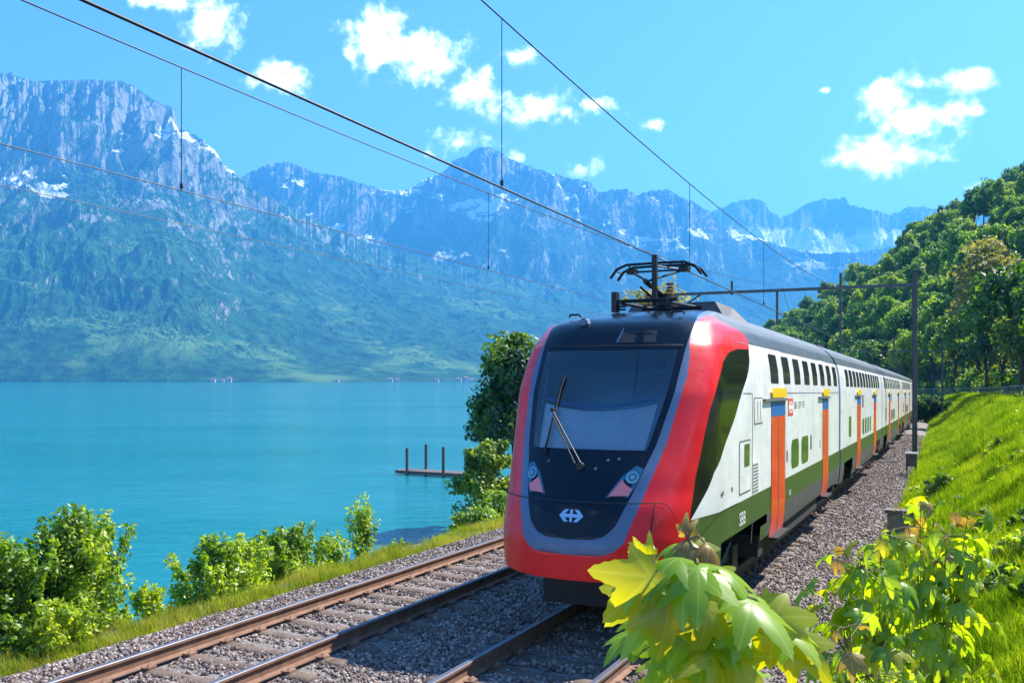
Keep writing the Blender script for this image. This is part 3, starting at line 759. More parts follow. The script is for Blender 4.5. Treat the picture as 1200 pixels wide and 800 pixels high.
# cab behind the glass
def panel_pt(a, b):
    z = 2.30 + b * (.60 - .10 * (1 - (2 * a - 1) ** 2)); u = (a * 2 - 1) * np.interp(z, [2.3, 2.9], [.73, .79]); q = nose_pt(u, z, -.07); return q
sheet(panel_pt, (0, 1), (0, 1), 14, 8, 'windscreen_panel', M['panelpale'], train)  # pale panel standing in for the pale lower part of the windscreen
mb = MB(); mb.box(-.8, .8, 11.15, 11.7, 1.9, 2.24); mb.box(-1.1, 1.1, 12.6, 12.65, 1.2, 3.8); mb.build('cab_interior', M['cab'], train)
def hdr(a, b): u = (a * 2 - 1) * .80; z = 3.33 + b * .2; return nose_pt(u, z, -.05)
sheet(hdr, (0, 1), (0, 1), 12, 4, 'display_housing', M['black'], train)
def bow(a, b):
    z = 2.93 - .10 * (1 - (2 * a - 1) ** 2) + b * .035; u = (a * 2 - 1) * .76; return nose_pt(u, z, -.045)
sheet(bow, (0, 1), (0, 1), 16, 3, 'panel_rim', M['blue'], train)
for sgn in (-1, 1):
    def edge(a, b): z = 2.3 + a * 1.0; u = sgn * (np.interp(z, [2.3, 3.3], [.76, .85]) + b * .03) - sgn * .04; return nose_pt(u, z, -.02)
    if sgn < 0: sheet(edge, (0, 1), (0, 1), 10, 3, 'window_edge', M['silver'], train)

# front decals and lamps
def front_poly(name, polys, m, parent, off=.008, smooth=False, sub_=0):
    vs = []; fs = []
    for pl in polys:
        if sub_:
            q = []
            for i, p in enumerate(pl):
                n = pl[(i + 1) % len(pl)]
                for k in range(sub_): q.append((p[0] + (n[0] - p[0]) * k / sub_, p[1] + (n[1] - p[1]) * k / sub_))
            pl = q
        tri = tessellate_polygon([[Vector((a, b, 0)) for a, b in pl]]); k = len(vs)
        vs += [nose_pt(a, b, off) for a, b in pl]; fs += [[k + i for i in tt] for tt in tri]
    v = np.array(vs)
    return link(name, P(v[:, 0], v[:, 1], v[:, 2]), fs, m, parent, smooth)


ar = [(-1, 0), (-.55, .46), (-.22, .46), (-.52, .13), (-.11, .13), (-.11, .46), (.11, .46), (.11, .13), (.52, .13), (.22, .46), (.55, .46), (1, 0)]
ar = ar + [(a, -b) for a, b in ar[1:-1][::-1]]
def arrows(cx, cz, w): return [(cx + a * w, cz + b * w) for a, b in ar]
front_poly('arrow_cross_emblem', [arrows(.01, 1.53, .155)], M['logoblue'], train)
for sg_ in (-1, 1):
    hp = [(sg_ * .765, 2.09), (sg_ * .68, 2.12), (sg_ * .54, 2.0), (sg_ * .39, 1.75), (sg_ * .645, 1.76), (sg_ * .71, 1.90)]
    hl = front_poly('headlight', [hp], M['lampblue'], train, .004, sub_=3)
    front_poly('reflector', [[(sg_ * .545, 1.955), (sg_ * .42, 1.765), (sg_ * .635, 1.775), (sg_ * .675, 1.85), (sg_ * .60, 1.90)]], M['pink'], hl, .009, sub_=3)
    cc = (sg_ * .655, 1.985)
    circ = lambda r, c=cc: [(c[0] + r * math.cos(2 * math.pi * k / 20), c[1] + r * 1.0 * math.sin(2 * math.pi * k / 20)) for k in range(20)]
    front_poly('lamp_lens', [circ(.072)], M['lampring'], hl, .013)
    front_poly('lamp_ring', [circ(.046)], M['lampblue'], hl, .017)
    front_poly('lamp_bulb', [circ(.026)], M['lampring'], hl, .021)
# hatch seams, drawn as thin recess-coloured strips proud by a few mm
def strip(path, w_, name, m, parent, off=.007):
    vs = []; fs = []
    for i, (t, z, vert) in enumerate(path):
        for e in (-1, 1):
            tt_, zz_ = (t + e * w_ / 1.6, z) if vert else (t, z + e * w_)
            a = np.array(surf(tt_, zz_)); d1 = np.array(surf(tt_ + 1e-3, zz_)) - a; d2 = np.array(surf(tt_, zz_ + 1e-3)) - a; n = np.cross(d2, d1); n /= np.linalg.norm(n)
            if n[0] * (1 if t > 0 else -1) < 0 and abs(t) > .5: n = -n
            if abs(t) <= .5 and n[1] > 0: n = -n
            vs.append(a + n * off)
        if i: k = len(vs) - 4; fs.append([k, k + 1, k + 3, k + 2])
    v = np.array(vs); return link(name, P(v[:, 0], v[:, 1], v[:, 2]), fs, m, parent, True)
strip([(t, 1.69, False) for t in np.linspace(-.9, .405, 40)], .006, 'hatch_seam', M['lineb'], train)
strip([(t, 1.69 - .62 * max(0, (t - .44) / .22) ** 2, False) for t in np.linspace(.42, .62, 14)], .005, 'hatch_seam', M['lineb'], train)
strip([(.41, z, True) for z in np.linspace(1.69, .82, 12)], .006, 'hatch_seam', M['lineb'], train)
# roof front fittings
strip([(t, 3.62, False) for t in np.linspace(-.40, .41, 20)], .010, 'windscreen_top_seam', M['lineb'], train)
front_poly('front_camera_panel', [[(.10, 3.66), (.62, 3.66), (.60, 3.82), (.12, 3.82)]], M['lineb'], train, .006, sub_=3)
front_poly('panel_edge', [[(.08, 3.66), (.11, 3.66), (.15, 3.86), (.13, 3.86)]], M['silver'], train, .012)
q = nose_pt(-.47, 3.97, .0)
mb = MB(); mb.disc((q[0], q[1] - .05, q[2]), .055, .12, 's', n=14); mb.disc((q[0] + .0, q[1] - .115, q[2]), .04, .02, 's', n=14); mb.box(q[0] - .04, q[0] + .04, q[1] - .04, q[1] + .1, q[2] - .09, q[2]); mb.build('top_marker_lamp', M['silver'], train)
for uu in (-.85, .80):
    q = nose_pt(uu * .92, 4.05, .01); mb = MB(); mb.tube([(q[0] - .09, q[1], q[2] + .02), (q[0] - .07, q[1] - .03, q[2] + .05), (q[0] + .07, q[1] - .03, q[2] + .05), (q[0] + .09, q[1], q[2] + .02)], .016); mb.build('grab_handle', M['dark'], train)
# wiper
p0 = nose_pt(.02, 2.10, .05); p1 = nose_pt(-.55, 2.74, .06); pb = nose_pt(-.53, 2.21, .035); pt_ = nose_pt(-.52, 3.20, .035)
wp = MB(); wp.tube([p0, p1], .009); wp.tube([nose_pt(-.06, 2.10, .05), nose_pt(-.52, 2.66, .06)], .012); wp.disc(nose_pt(.0, 2.09, .02), .05, .05, 's', n=12); wp.disc(p1, .03, .03, 's', n=10)
wo_ = wp.build('windscreen_wiper', M['dark'], train)
wp = MB(); wp.tube([pb] + [nose_pt(-.53 + .0 * k, 2.21 + .99 * k / 6, .03) for k in range(1, 6)] + [pt_], .016); wp.build('wiper_blade', M['rubber'], wo_)
for (a, b) in ((.33, 2.17), (-.45, 2.14), (-.80, 2.2), (.2, 2.07), (.46, 2.19)):
    q = nose_pt(a, b, .01); MB().disc((q[0], q[1], q[2]), .016, .02, 's', n=8).build('washer_jet', M['silver'], train)
# under the nose
mb = MB(); mb.box(-.8, .8, 11.3, 12.6, .55, .80); mb.build('nose_underside', M['rubber'], train)
mb = MB()
mb.box(-.95, .95, 11.5, 11.56, .14, .62); mb.box(-.9, -.8, 11.56, 12.2, .2, .6); mb.box(.8, .9, 11.56, 12.2, .2, .6); mb.build('track_plough', M['dark'], train)


def W_pt(s, z, off=.004, sg=1): return (sg * (Wd(z) + off), s, z)
def rr_patch(name, s0, s1, z0, z1, m, parent, r=.06, off=.004, rows=9, slope=0, sg=1):
    "rounded rectangle lying on the body side"
    zs = np.concatenate([z0 + r * (1 - np.cos(np.linspace(0, math.pi / 2, 4))), np.linspace(z0 + r, z1 - r, rows)[1:-1], z1 - r * (1 - np.cos(np.linspace(math.pi / 2, 0, 4)))])
    vs = []; fs = []
    for z in zs:
        d = 0
        if z < z0 + r: d = r - math.sqrt(max(0, r * r - (z0 + r - z) ** 2))
        if z > z1 - r: d = r - math.sqrt(max(0, r * r - (z - z1 + r) ** 2))
        vs += [W_pt(s0 + d, z, off, sg), W_pt(s1 - d, z, off, sg)]
    for i in range(len(zs) - 1): fs.append([2 * i, 2 * i + 1, 2 * i + 3, 2 * i + 2])
    v = np.array(vs); return link(name, P(v[:, 0], v[:, 1], v[:, 2]), fs, m, parent, True)


def door(s0, s1, parent, full=True, col='orange'):
    d = rr_patch('door', s0, s1, .60, 2.60, M[col], parent, .03, .008)
    rr_patch('blue_panel', s0, s1, 2.605, 2.86, M['blue'], d, .02, .008)
    rr_patch('yellow_lamp_box', s0 - .03, s1 + .03, 2.92, 3.08, M['yellow'], d, .02, .035)
    rr_patch('door_gap', (s0 + s1) / 2 - .012, (s0 + s1) / 2 + .012, .62, 2.58, M['lineb'], d, .004, .011)
    rr_patch('door_pane', s0 + .18, (s0 + s1) / 2 - .12, 1.35, 2.35, M['sideglass'] if not full else M['wingreen'], d, .05, .011) if not full else None
    mb = MB(); mb.box(1.405, 1.45, s0 - .75, s1 + .12, 2.865, 2.905); mb.build('door_rail', M['line'], d)
    mb = MB(); mb.box(1.36, 1.50, s0 + .05, s1 - .05, .55, .60); mb.build('door_step', M['dark'], d)
    return d


def side_text(txt, s0, z0, h, m, parent, name, sq=1.0, off=.006):
    cu = bpy.data.curves.new('t', 'FONT'); cu.body = txt; cu.size = h * 1.35; cu.resolution_u = 2
    ob = bpy.data.objects.new('t', cu); COL.objects.link(ob); bpy.context.view_layer.update()
    dg = bpy.context.evaluated_depsgraph_get(); me = ob.evaluated_get(dg).to_mesh()
    vs = np.array([(Wd(z0 + v.co.y) + off, s0 + v.co.x * sq, z0 + v.co.y) for v in me.vertices]); fs = [list(p.vertices) for p in me.polygons]
    ob.evaluated_get(dg).to_mesh_clear(); COL.objects.unlink(ob); bpy.data.objects.remove(ob); bpy.data.curves.remove(cu)
    return link(name, P(vs[:, 0], vs[:, 1], vs[:, 2]), fs, m, parent)


def side_poly(name, pl, m, parent, off=.006):
    tri = tessellate_polygon([[Vector((a, b, 0)) for a, b in pl]])
    v = np.array([W_pt(a, b, off) for a, b in pl]); return link(name, P(v[:, 0], v[:, 1], v[:, 2]), [list(x) for x in tri], m, parent)


def bogie(sc_, parent, wb=1.05):
    mb = MB()
    for sg in (-1, 1):
        mb.box(sg * .98 - .06, sg * .98 + .06, sc_ - wb - .35, sc_ + wb + .35, .46, .66)
        for e in (-wb, wb): mb.box(sg * 1.0 - .09, sg * 1.0 + .09, sc_ + e - .17, sc_ + e + .17, .26, .66)
        mb.tube([(sg * 1.12, sc_ - .35, .52), (sg * 1.12, sc_ + .35, .78)], .05)
    bg_ = mb.build('bogie', M['dark'], parent)
    for e in (-wb, wb):
        mb = MB()
        for sg in (-1, 1):
            mb.disc((sg * .75, sc_ + e, .44), .44, .12, n=24); mb.disc((sg * .83, sc_ + e, .44), .30, .05, n=18); mb.disc((sg * .90, sc_ + e, .44), .14, .22, n=12)
        mb.tube([(-.75, sc_ + e, .44), (.75, sc_ + e, .44)], .09)
        mb.build('wheelset', M['wheel'], bg_)


def gangway(s0, s1):
    mb = MB()
    zz = [.7, 1.2, 2.2, 3.2, 3.7, 4.0, 4.2, 4.3]; 
    ring = [(Wd(z) - .22, z) for z in zz] + [(0, 4.34)] + [(-(Wd(z) - .22), z) for z in zz[::-1]]
    n = len(ring); ns = 9; vs = []; fs = []
    for i in range(ns):
        k = .03 if i % 2 else 0
        for u, z in ring: vs.append((u * (1 - k), s0 - .03 + (s1 - s0 + .06) * i / (ns - 1), z))
    for i in range(ns - 1):
        for j in range(n - 1): fs.append([i * n + j, i * n + j + 1, (i + 1) * n + j + 1, (i + 1) * n + j])
    v = np.array(vs); mb.add(P(v[:, 0], v[:, 1], v[:, 2]), fs); mb.build('gangway_bellows', M['rubber'], train)


# leading carriage details
for k in range(8):
    s0 = 15.55 + 1.262 * k; rr_patch('upper_window', s0, s0 + .74, 3.16, 3.65, M['win'], car1, .05)
    rr_patch('upper_window', s0, s0 + .74, 3.16, 3.65, M['win'], car1, .05, sg=-1)
door(15.5, 16.85, car1); door(22.1, 23.15, car1)
rr_patch('lower_window', 17.6, 18.5, 1.58, 2.12, M['wingreen'], car1, .14); rr_patch('lower_window', 18.85, 19.8, 1.58, 2.12, M['wingreen'], car1, .14)
rr_patch('access_panel', 13.0, 13.80, 1.55, 2.32, M['line'], car1, .04, .0035); rr_patch('access_panel', 13.03, 13.77, 1.575, 2.295, M['white'], car1, .03, .006)
rr_patch('small_window', 13.33, 13.7, 1.93, 2.26, M['wingreen'], car1, .03, .009)
rr_patch('panel_joint', 13.92, 13.945, .75, 3.0, M['line'], car1, .005, .004)
lv = rr_patch('louvre', 13.99, 14.40, 1.48, 1.96, M['white'], car1, .01, .004)
for k in range(9): rr_patch('louvre_slat', 14.0, 14.38, 1.50 + k * .05, 1.522 + k * .05, M['line'], lv, .004, .008)
fr_ = rr_patch('vent_cover', 14.05, 14.75, 2.52, 2.93, M['line'], car1, .03, .0035)
rr_patch('vent_plate', 14.07, 14.73, 2.54, 2.91, M['white'], fr_, .02, .006)
for k in range(2): rr_patch('vent_groove', 14.3 + k * .22, 14.33 + k * .22, 2.56, 2.88, M['line'], fr_, .005, .009)
side_poly('red_emblem_square', [(17.2, 2.58), (17.75, 2.58), (17.75, 2.89), (17.2, 2.89)], M['logored'], car1)
side_poly('white_emblem_arrows', [(17.475 + a * .24, 2.735 + b * .24) for a, b in ar], M['letterwhite'], car1, .009)
for i, tx in enumerate(('SBB', 'CFF', 'FFS')): side_text(tx, 17.9 + .52 * i, 2.70, .14, M['lettergrey'], car1, 'lettering', 1.1)
side_text('SBB', 13.0, 1.12, .20, M['letterwhite'], car1, 'lettering', 1.0)
side_text('502', 17.3, 1.12, .10, M['letterwhite'], car1, 'lettering', 1.2)
for s_0 in (11.95, 12.5): rr_patch('body_socket', s_0, s_0 + .10, 1.66, 1.72, M['line'], car1, .02)
rr_patch('button_plate', 17.05, 17.2, 1.75, 1.95, M['line'], car1, .02)
rr_patch('small_marking', 20.1, 20.3, 1.8, 2.1, M['lettergrey'], car1, .02); rr_patch('small_marking', 21.6, 21.7, 1.75, 1.95, M['line'], car1, .02)
for s_0 in (16.95, 20.5, 21.95, 23.3): rr_patch('panel_joint', s_0, s_0 + .014, 1.07, 3.1, M['line'], car1, .003, .004)
for a_, b_ in ((13.3, 13.9), (16.9, 22.0), (23.2, 25.4)): rr_patch('panel_joint', a_, b_, 2.99, 3.002, M['line'], car1, .003, .004); rr_patch('panel_joint', a_, b_, 3.73, 3.745, M['line'], car1, .003, .005)
rr_patch('lower_lip', 10.95, 12.9, 1.455, 1.468, M['lineb'], car1, .003, .004)
bogie(13.25, train, .95); bogie(23.9, train)
mb = MB(); mb.box(-1.28, 1.28, 15.0, 22.0, .35, .7); mb.build('underfloor_boxes', M['rubber'], train)
mb = MB(); mb.box(-.9, .9, 11.6, 25.4, .62, 1.0); mb.build('underframe', M['rubber'], train)


def carriage(s0, s1, k):
    zz = np.array([.53, .60, .75, 1.05, 1.33, 1.46, 2.0, 2.6, 3.0, 3.12, 3.4, 3.66, 3.74, 3.86, 3.95, 4.03, 4.10, 4.18, 4.25, 4.31, 4.36, 4.40, 4.43, 4.45, 4.465])
    ring = [(Wd(z), z) for z in zz] + [(-Wd(z), z) for z in zz[::-1][1:]]
    n = len(ring); ss = [s0, s0 + .02, s0 + 1.0, s0 + 3.4] + list(np.linspace(s0 + 3.4, s1 - 3.4, 6)[1:-1]) + [s1 - 3.4, s1 - 1.0, s1 - .02, s1]
    vs = []; fs = []; mi = []
    for i, s in enumerate(ss):
        q = .985 if i in (0, len(ss) - 1) else 1
        for u, z in ring: vs.append((u * q, s, 1.5 + (z - 1.5) * q))
    for i in range(len(ss) - 1):
        sm = (ss[i] + ss[i + 1]) / 2
        for j in range(n - 1):
            zm = (ring[j][1] + ring[j + 1][1]) / 2
            if zm < 1.05 and (s0 + 1.0 < sm < s0 + 3.4 or s1 - 3.4 < sm < s1 - 1.0): continue
            fs.append([i * n + j, (i + 1) * n + j, (i + 1) * n + j + 1, i * n + j + 1]); mi.append((3 if zm < 1.05 else 0) if zm < 1.46 else (1 if zm < 3.74 else 2))
    fs.append(list(range(n))); mi.append(1); fs.append([(len(ss) - 1) * n + q for q in range(n)][::-1]); mi.append(1)
    v = np.array(vs); b = link('carriage_body', P(v[:, 0], v[:, 1], v[:, 2]), fs, [M['green'], M['white'], M['roof'], M['under']], train, False, mi)
    L = s1 - s0; nw = 12 if k == 1 else 11
    for q in range(nw):
        a = s0 + 1.55 + q * (L - 2.6) / nw
        for sg in (1, -1): rr_patch('upper_window', a, a + .80, 3.16, 3.65, M['win'], b, .05, sg=sg)
    door(s0 + 4.75, s0 + 6.0, b); door(s1 - 4.6, s1 - 3.35, b)
    for q in range(4): a = s0 + 6.7 + q * 1.0; rr_patch('lower_window', a, a + .62, 1.58, 2.12, M['wingreen'], b, .12)
    rr_patch('lower_window', s0 + 2.2, s0 + 2.9, 1.7, 2.3, M['wingreen'], b, .1)
    side_poly('red_number_square', [(s0 + 6.5, 2.5), (s0 + 7.1, 2.5), (s0 + 7.1, 2.9), (s0 + 6.5, 2.9)], M['line'], b)
    mb = MB(); mb.box(-1.28, 1.28, s0 + 4.0, s1 - 4.0, .35, .7); mb.build('underfloor_boxes', M['rubber'], train)
    mb = MB(); mb.box(-.9, .9, s0 + .4, s1 - .4, .62, 1.0); mb.build('underframe', M['rubber'], train)
    bogie(s0 + 2.2, train); bogie(s1 - 2.2, train)
    # roof equipment
    mb = MB()
    for q in (0.3, .7): mb.box(-.3, .3, s0 + L * q - .8, s0 + L * q + .8, 4.40, 4.52)
    mb.build('roof_unit', M['roof'], train)
for k, (a, b) in enumerate(CARS[1:]): carriage(a, b, k + 1)
for i in range(len(CARS) - 1): gangway(CARS[i][1], CARS[i + 1][0])

# roof fairing and pantograph
mb = MB()
v = np.array([(-.9, 14.5, 4.1), (.9, 14.5, 4.1), (.95, 16.2, 4.15), (-.95, 16.2, 4.15), (-.72, 14.7, 4.47), (.66, 14.7, 4.47), (.66, 16.0, 4.47), (-.70, 16.0, 4.47)])
mb.add(P(v[:, 0], v[:, 1], v[:, 2]), [[0, 1, 5, 4], [1, 2, 6, 5], [2, 3, 7, 6], [3, 0, 4, 7], [4, 5, 6, 7]]); mb.build('roof_fairing', M['under'], train)
pan = empty('x', P(0, 13.6, 4.3), 'x', 'x'); WO.pop(pan.name); bpy.data.objects.remove(pan)
HP = 4.98; sP = 13.75
mb = MB()
for uu in (-.36, .36): mb.tube([(uu, 13.0, 4.33), (uu, 14.6, 4.38)], .03)
for ss in (13.05, 14.5): mb.tube([(-.5, ss, 4.36), (.5, ss, 4.36)], .03)
for uu in (-.36, .36):
    for ss in (13.1, 14.5):
        for q in range(3): mb.disc((uu, ss, 4.24 + q * .045), .055, .025, 'z', n=10)
mb.box(-.14, .14, 13.95, 14.35, 4.36, 4.55); mb.box(-.5, -.42, 13.0, 13.15, 4.2, 4.5)
pan = mb.build('pantograph', M['dark'], train)
mb = MB(); mb.tube([(0, 14.15, 4.50), (-.02, 13.15, 4.66)], .04); mb.tube([(-.12, 14.1, 4.44), (-.12, 13.25, 4.58)], .02); mb.build('lower_arm', M['dark'], pan)
mb = MB()
for uu in (-.42, .42): mb.tube([(0, 13.2, 4.66), (uu, sP, HP - .10)], .018)
mb.tube([(-.42, sP, HP - .10), (.42, sP, HP - .10)], .016)
for uu in (-.42, .42):
    for e in (-.17, .17): mb.tube([(uu, sP, HP - .10), (uu, sP + e, HP - .015)], .014)
    mb.box(uu - .07, uu + .07, sP - .08, sP + .08, HP - .13, HP - .05)
mb.build('upper_arm', M['dark'], pan)
for e in (-.17, .17):
    MB().tube([(-.72, sP + e, HP - .20), (-.62, sP + e, HP - .07), (-.46, sP + e, HP - .005), (0, sP + e, HP), (.46, sP + e, HP - .005), (.62, sP + e, HP - .07), (.72, sP + e, HP - .20)], .022).build('collector_strip', M['dark'], pan)
mb = MB(); mb.tube([(-.65, sP - .17, HP - .09), (-.65, sP + .17, HP - .09)], .012); mb.tube([(.65, sP - .17, HP - .09), (.65, sP + .17, HP - .09)], .012); mb.build('horn_brace', M['dark'], pan)
mb = MB(); mb.box(.05, .12, 13.25, 13.33, 4.3, 5.06); mb.tube([(.08, 13.29, 4.9), (.35, sP, HP - .1)], .015); mb.build('raising_cylinder', M['dark'], pan)
mb = MB()
for q in range(5): mb.disc((.30, 13.35, 4.42 + q * .05), .06 - .02 * (q % 2), .03, 'z', n=10)
for q in range(4): mb.disc((-.30, 14.2, 4.40 + q * .05), .06 - .02 * (q % 2), .03, 'z', n=10)
mb.build('roof_insulator', M['rust'], pan)

# ------------------------------------------------------------------ overhead line
def gantry(s, label, ur=2.55, ul=-9.0, hb=8.05, htop=8.6, posts=((-6.0, 8.6, 7.9), (-3.75, 8.05, 6.3), (-.75, 8.75, 5.4)), grp='overhead line gantries'):
    g_ = empty('catenary_gantry', P(ur, s, -.5), label, 'catenary gantry', grp)
    for uu in (ur, ul):
        mb = MB(); mb.box(uu - .10, uu + .10, s - .012, s + .012, -1.2, htop if uu == ur else hb); mb.box(uu - .11, uu - .095, s - .11, s + .11, -1.2, htop if uu == ur else hb); mb.box(uu + .095, uu + .11, s - .11, s + .11, -1.2, htop if uu == ur else hb)
        mb.build('mast', M['pole'], g_)
        MB().box(uu - .3, uu + .3, s - .3, s + .3, -1.6, -.42).build('footing', M['concrete'], g_)
    mb = MB(); mb.box(ul, ur - .11, s - .06, s + .06, hb - .10, hb + .04); mb.build('beam', M['pole'], g_)
    mb = MB(); mb.tube([(ul + .1, s, hb - .9), (ul + 1.4, s, hb - .1)], .05); mb.tube([(ur - .15, s, hb - .6), (ur - .7, s, hb - .12)], .03); mb.build('brace', M['pole'], g_)
    for uu, a, b in posts:
        mb = MB(); mb.box(uu - .055, uu + .055, s - .055 + .13, s + .055 + .13, b, a); mb.build('drop_post', M['pole'], g_)
    for uu, c in ((-3.75, -3.51), (-.75, 0.)):
        mb = MB(); mb.tube([(uu, s + .1, 6.9), (c + .1, s, 6.7)], .025); mb.tube([(uu, s + .1, 5.75), (c + .3, s, 5.3), (c - .15, s, 5.12)], .02); mb.build('registration_arm', M['pole'], g_)
    return g_
gantry(46.8, 'steel portal gantry spanning both tracks, the nearest one, its mast standing at the grass edge', grp=None)
gantry(108, 'distant overhead line gantry beyond the train, before the dark wood', ur=4.0, hb=7.4, htop=8.3, grp=None)


def wire(name, pts, r, label, cat='overhead wire', group=None):
    o = MB().tube(pts, r, n=5).build(name, M['wire']); return tag(o, label, cat, group)
SP = np.concatenate([np.linspace(-14, 46.8, 40), np.linspace(50, 108, 20), np.linspace(112, 170, 12)])
def sag(s, hi, lo, a=-14., b=46.8):
    t = ((s - a) % 60.8) / 60.8; return lo + (hi - lo) * (2 * t - 1) ** 2
def mess(u, hi, lo): return [(u, s, sag(s, hi, lo)) for s in SP]
wire('contact_wire', [(0, s, 5.08) for s in SP], .011, 'thick contact wire running down to the pantograph of the train')
wire('contact_wire', [(-3.51, s, 5.20) for s in SP], .006, 'lower wire over the empty track, crossing the left mountain')
wire('messenger_wire', [(-3.51, s, 6.55 + .004 * (s - 8) ** 2 * .28) if s < 47 else (-3.51, s, 6.9) for s in SP], .0085, 'upper wire over the empty track, thinner one running beside the contact wire')
wire('messenger_wire', [(0, s, 6.58 + .0016 * (s - 20) ** 2) if s < 46.9 else (0, s, sag(s, 7.7, 6.7)) for s in SP], .0085, 'upper wire over the train, running from the top centre down to the right')
wire('feeder_wire', [(-8.3, s, 5.95) for s in SP], .006, 'faint feeder wire crossing the lower mountainside, lowest on the left')
def dropper(u, s, z0, z1, label):
    o = MB().tube([(u, s, z0), (u, s, z1)], .005, n=5).add(np.concatenate([MB().disc((u, s, z0 + .05), .018, .05, 'z', n=6).v[0]]), MB().disc((0, 0, 0), 1, 1, 'z', n=6).f).build('dropper_wire', M['wire'])
    tag(o, label, 'dropper', 'dropper wires between the overhead lines')
def s_at(u, x):
    ss = np.linspace(2, 90, 4000); p = P(u, ss, 5 + 0 * ss); return float(ss[np.argmin(abs(600 + F * p[:, 0] / p[:, 1] - x))])
s1_ = s_at(-3.51, 213); dropper(-3.51, s1_, 5.2, 6.55 + .00112 * (s1_ - 8) ** 2, 'leftmost vertical dropper wire, in front of the left mountain')
s2_ = s_at(0, 588); dropper(0, s2_, 5.08, 6.58 + .0016 * (s2_ - 20) ** 2, 'vertical dropper wire reaching the top edge of the picture above the peak')
s3_ = s_at(0, 808); dropper(0, s3_, 5.08, 6.58 + .0016 * (s3_ - 20) ** 2, 'vertical dropper wire just right of the pantograph')
s4_ = s_at(0, 895); dropper(0, s4_, 5.08, 6.58 + .0016 * (s4_ - 20) ** 2, 'vertical dropper wire right of the snowfield edge')
s5_ = s_at(-3.51, 572); dropper(-3.51, s5_, 5.2, 6.55 + .00112 * (s5_ - 8) ** 2, 'vertical dropper wire over the middle of the far range')

# ------------------------------------------------------------------ plants
def crown(seed, n_cl, per, rx, rz, cl_r, leaf, zc, flat=.9, inner=.25, shape=1.0, aspect=1.5, shoots=0):
    "leaves in clumps spread through an uneven crown; returns vertices and faces of small bent leaves"
    r = np.random.default_rng(seed); d = r.normal(size=(n_cl, 3)); d /= np.linalg.norm(d, axis=1)[:, None]
    d[:, 2] = np.where(d[:, 2] < -.55, -d[:, 2], d[:, 2])
    rad = (inner + (1 - inner) * r.random(n_cl) ** .42) * r.uniform(.78, 1.12, n_cl)
    w_ = 1 - .35 * shape * np.clip(d[:, 2], 0, 1)
    c = d * rad[:, None] * np.array([rx, rx, rz]) * np.stack([w_, w_, np.ones(n_cl)], 1); c[:, 2] += zc
    if shoots:   # upright young shoots standing out of the crown
        k6 = 6; ang = r.uniform(0, 6.28, shoots); rr_ = rx * r.uniform(.1, .95, shoots); hh = rz * r.uniform(.25, .62, shoots); ex = []
        for a_, q_, h_ in zip(ang, rr_, hh):
            z0 = zc + rz * math.sqrt(max(0, 1 - (q_ / rx) ** 2)) * .72
            for j in range(k6): ex.append((q_ * math.cos(a_) * (1 + .05 * j), q_ * math.sin(a_) * (1 + .05 * j), z0 + h_ * j / k6))
        c = np.concatenate([c, ex]); sm = len(ex)
    cls = np.concatenate([np.full(n_cl, cl_r), np.full(len(c) - n_cl, cl_r * .42)]); n_cl = len(c)
    if shoots: pers = np.where(cls < cl_r * .9, max(4, per // 7), per)
    else: pers = np.full(n_cl, per)
    L = int(pers.sum()); q = r.normal(size=(L, 3)); q /= np.linalg.norm(q, axis=1)[:, None]
    cs = np.repeat(cls * r.uniform(.6, 1.25, n_cl), pers); p = np.repeat(c, pers, 0) + q * (cs * r.random(L) ** .4)[:, None] * np.array([1, 1, flat])
    nrm = q * .8 + r.normal(size=(L, 3)) * .55 + np.array([0, 0, .35]); nrm /= np.linalg.norm(nrm, axis=1)[:, None]
    a = np.cross(nrm, r.normal(size=(L, 3))); a /= np.linalg.norm(a, axis=1)[:, None]; b = np.cross(nrm, a)
    s = leaf * r.uniform(.55, 1.3, L)[:, None]
    v = np.stack([p - a * s * aspect * .5, p + b * s * .5 - nrm * s * .12, p + a * s * aspect * .5, p - b * s * .5 - nrm * s * .12], 1).reshape(-1, 3)
    f = np.arange(L * 4).reshape(L, 4).tolist()
    return v, f, c


def limbs(h, r0, cl, seed, n=8, zlow=.3):
    r = np.random.default_rng(seed); mb = MB(); k = 7
    tp = [(r.normal() * .04 * h * t, r.normal() * .04 * h * t, h * t) for t in np.linspace(0, 1, k)]; tp[0] = (0, 0, -.3 * min(1, h / 6))
    mb.tube(tp, np.linspace(r0, r0 * .25, k), n=7, fr=None)
    idx = r.choice(len(cl), min(n, len(cl)), replace=False)
    for i in idx:
        z0 = h * r.uniform(zlow, .8); j = min(k - 1, int(z0 / h * (k - 1))); a = np.array(tp[j]); e = cl[i]
        m_ = (a + e) / 2 + r.normal(size=3) * .05 * h + np.array([0, 0, .04 * h]); mb.tube([a, m_, e], [r0 * .4, r0 * .24, r0 * .08], n=5, fr=None)
    return np.concatenate(mb.v), mb.f


def plant_meshes(seed, kind, m, **kw):
    v, f, c = crown(seed, **kw); cm = proto(kind + '_crown', v, f, m)
    return cm, c


def place(name, cm, tm, loc, label, cat, group=None, s=1., rz=0., sz=None, names=('trunk', 'crown')):
    e = empty(name, loc, label, cat, group)
    for nm, me in ((names[0], tm), (names[1], cm)):
        o = bpy.data.objects.new(nm, me); COL.objects.link(o); o.parent = e
    e.scale = (s, s, sz or s); e.rotation_euler = (0, 0, rz)
    return e


def gz(u, s): return float(ground(np.array([[u]], float), np.array([[s]], float))[0, 0])


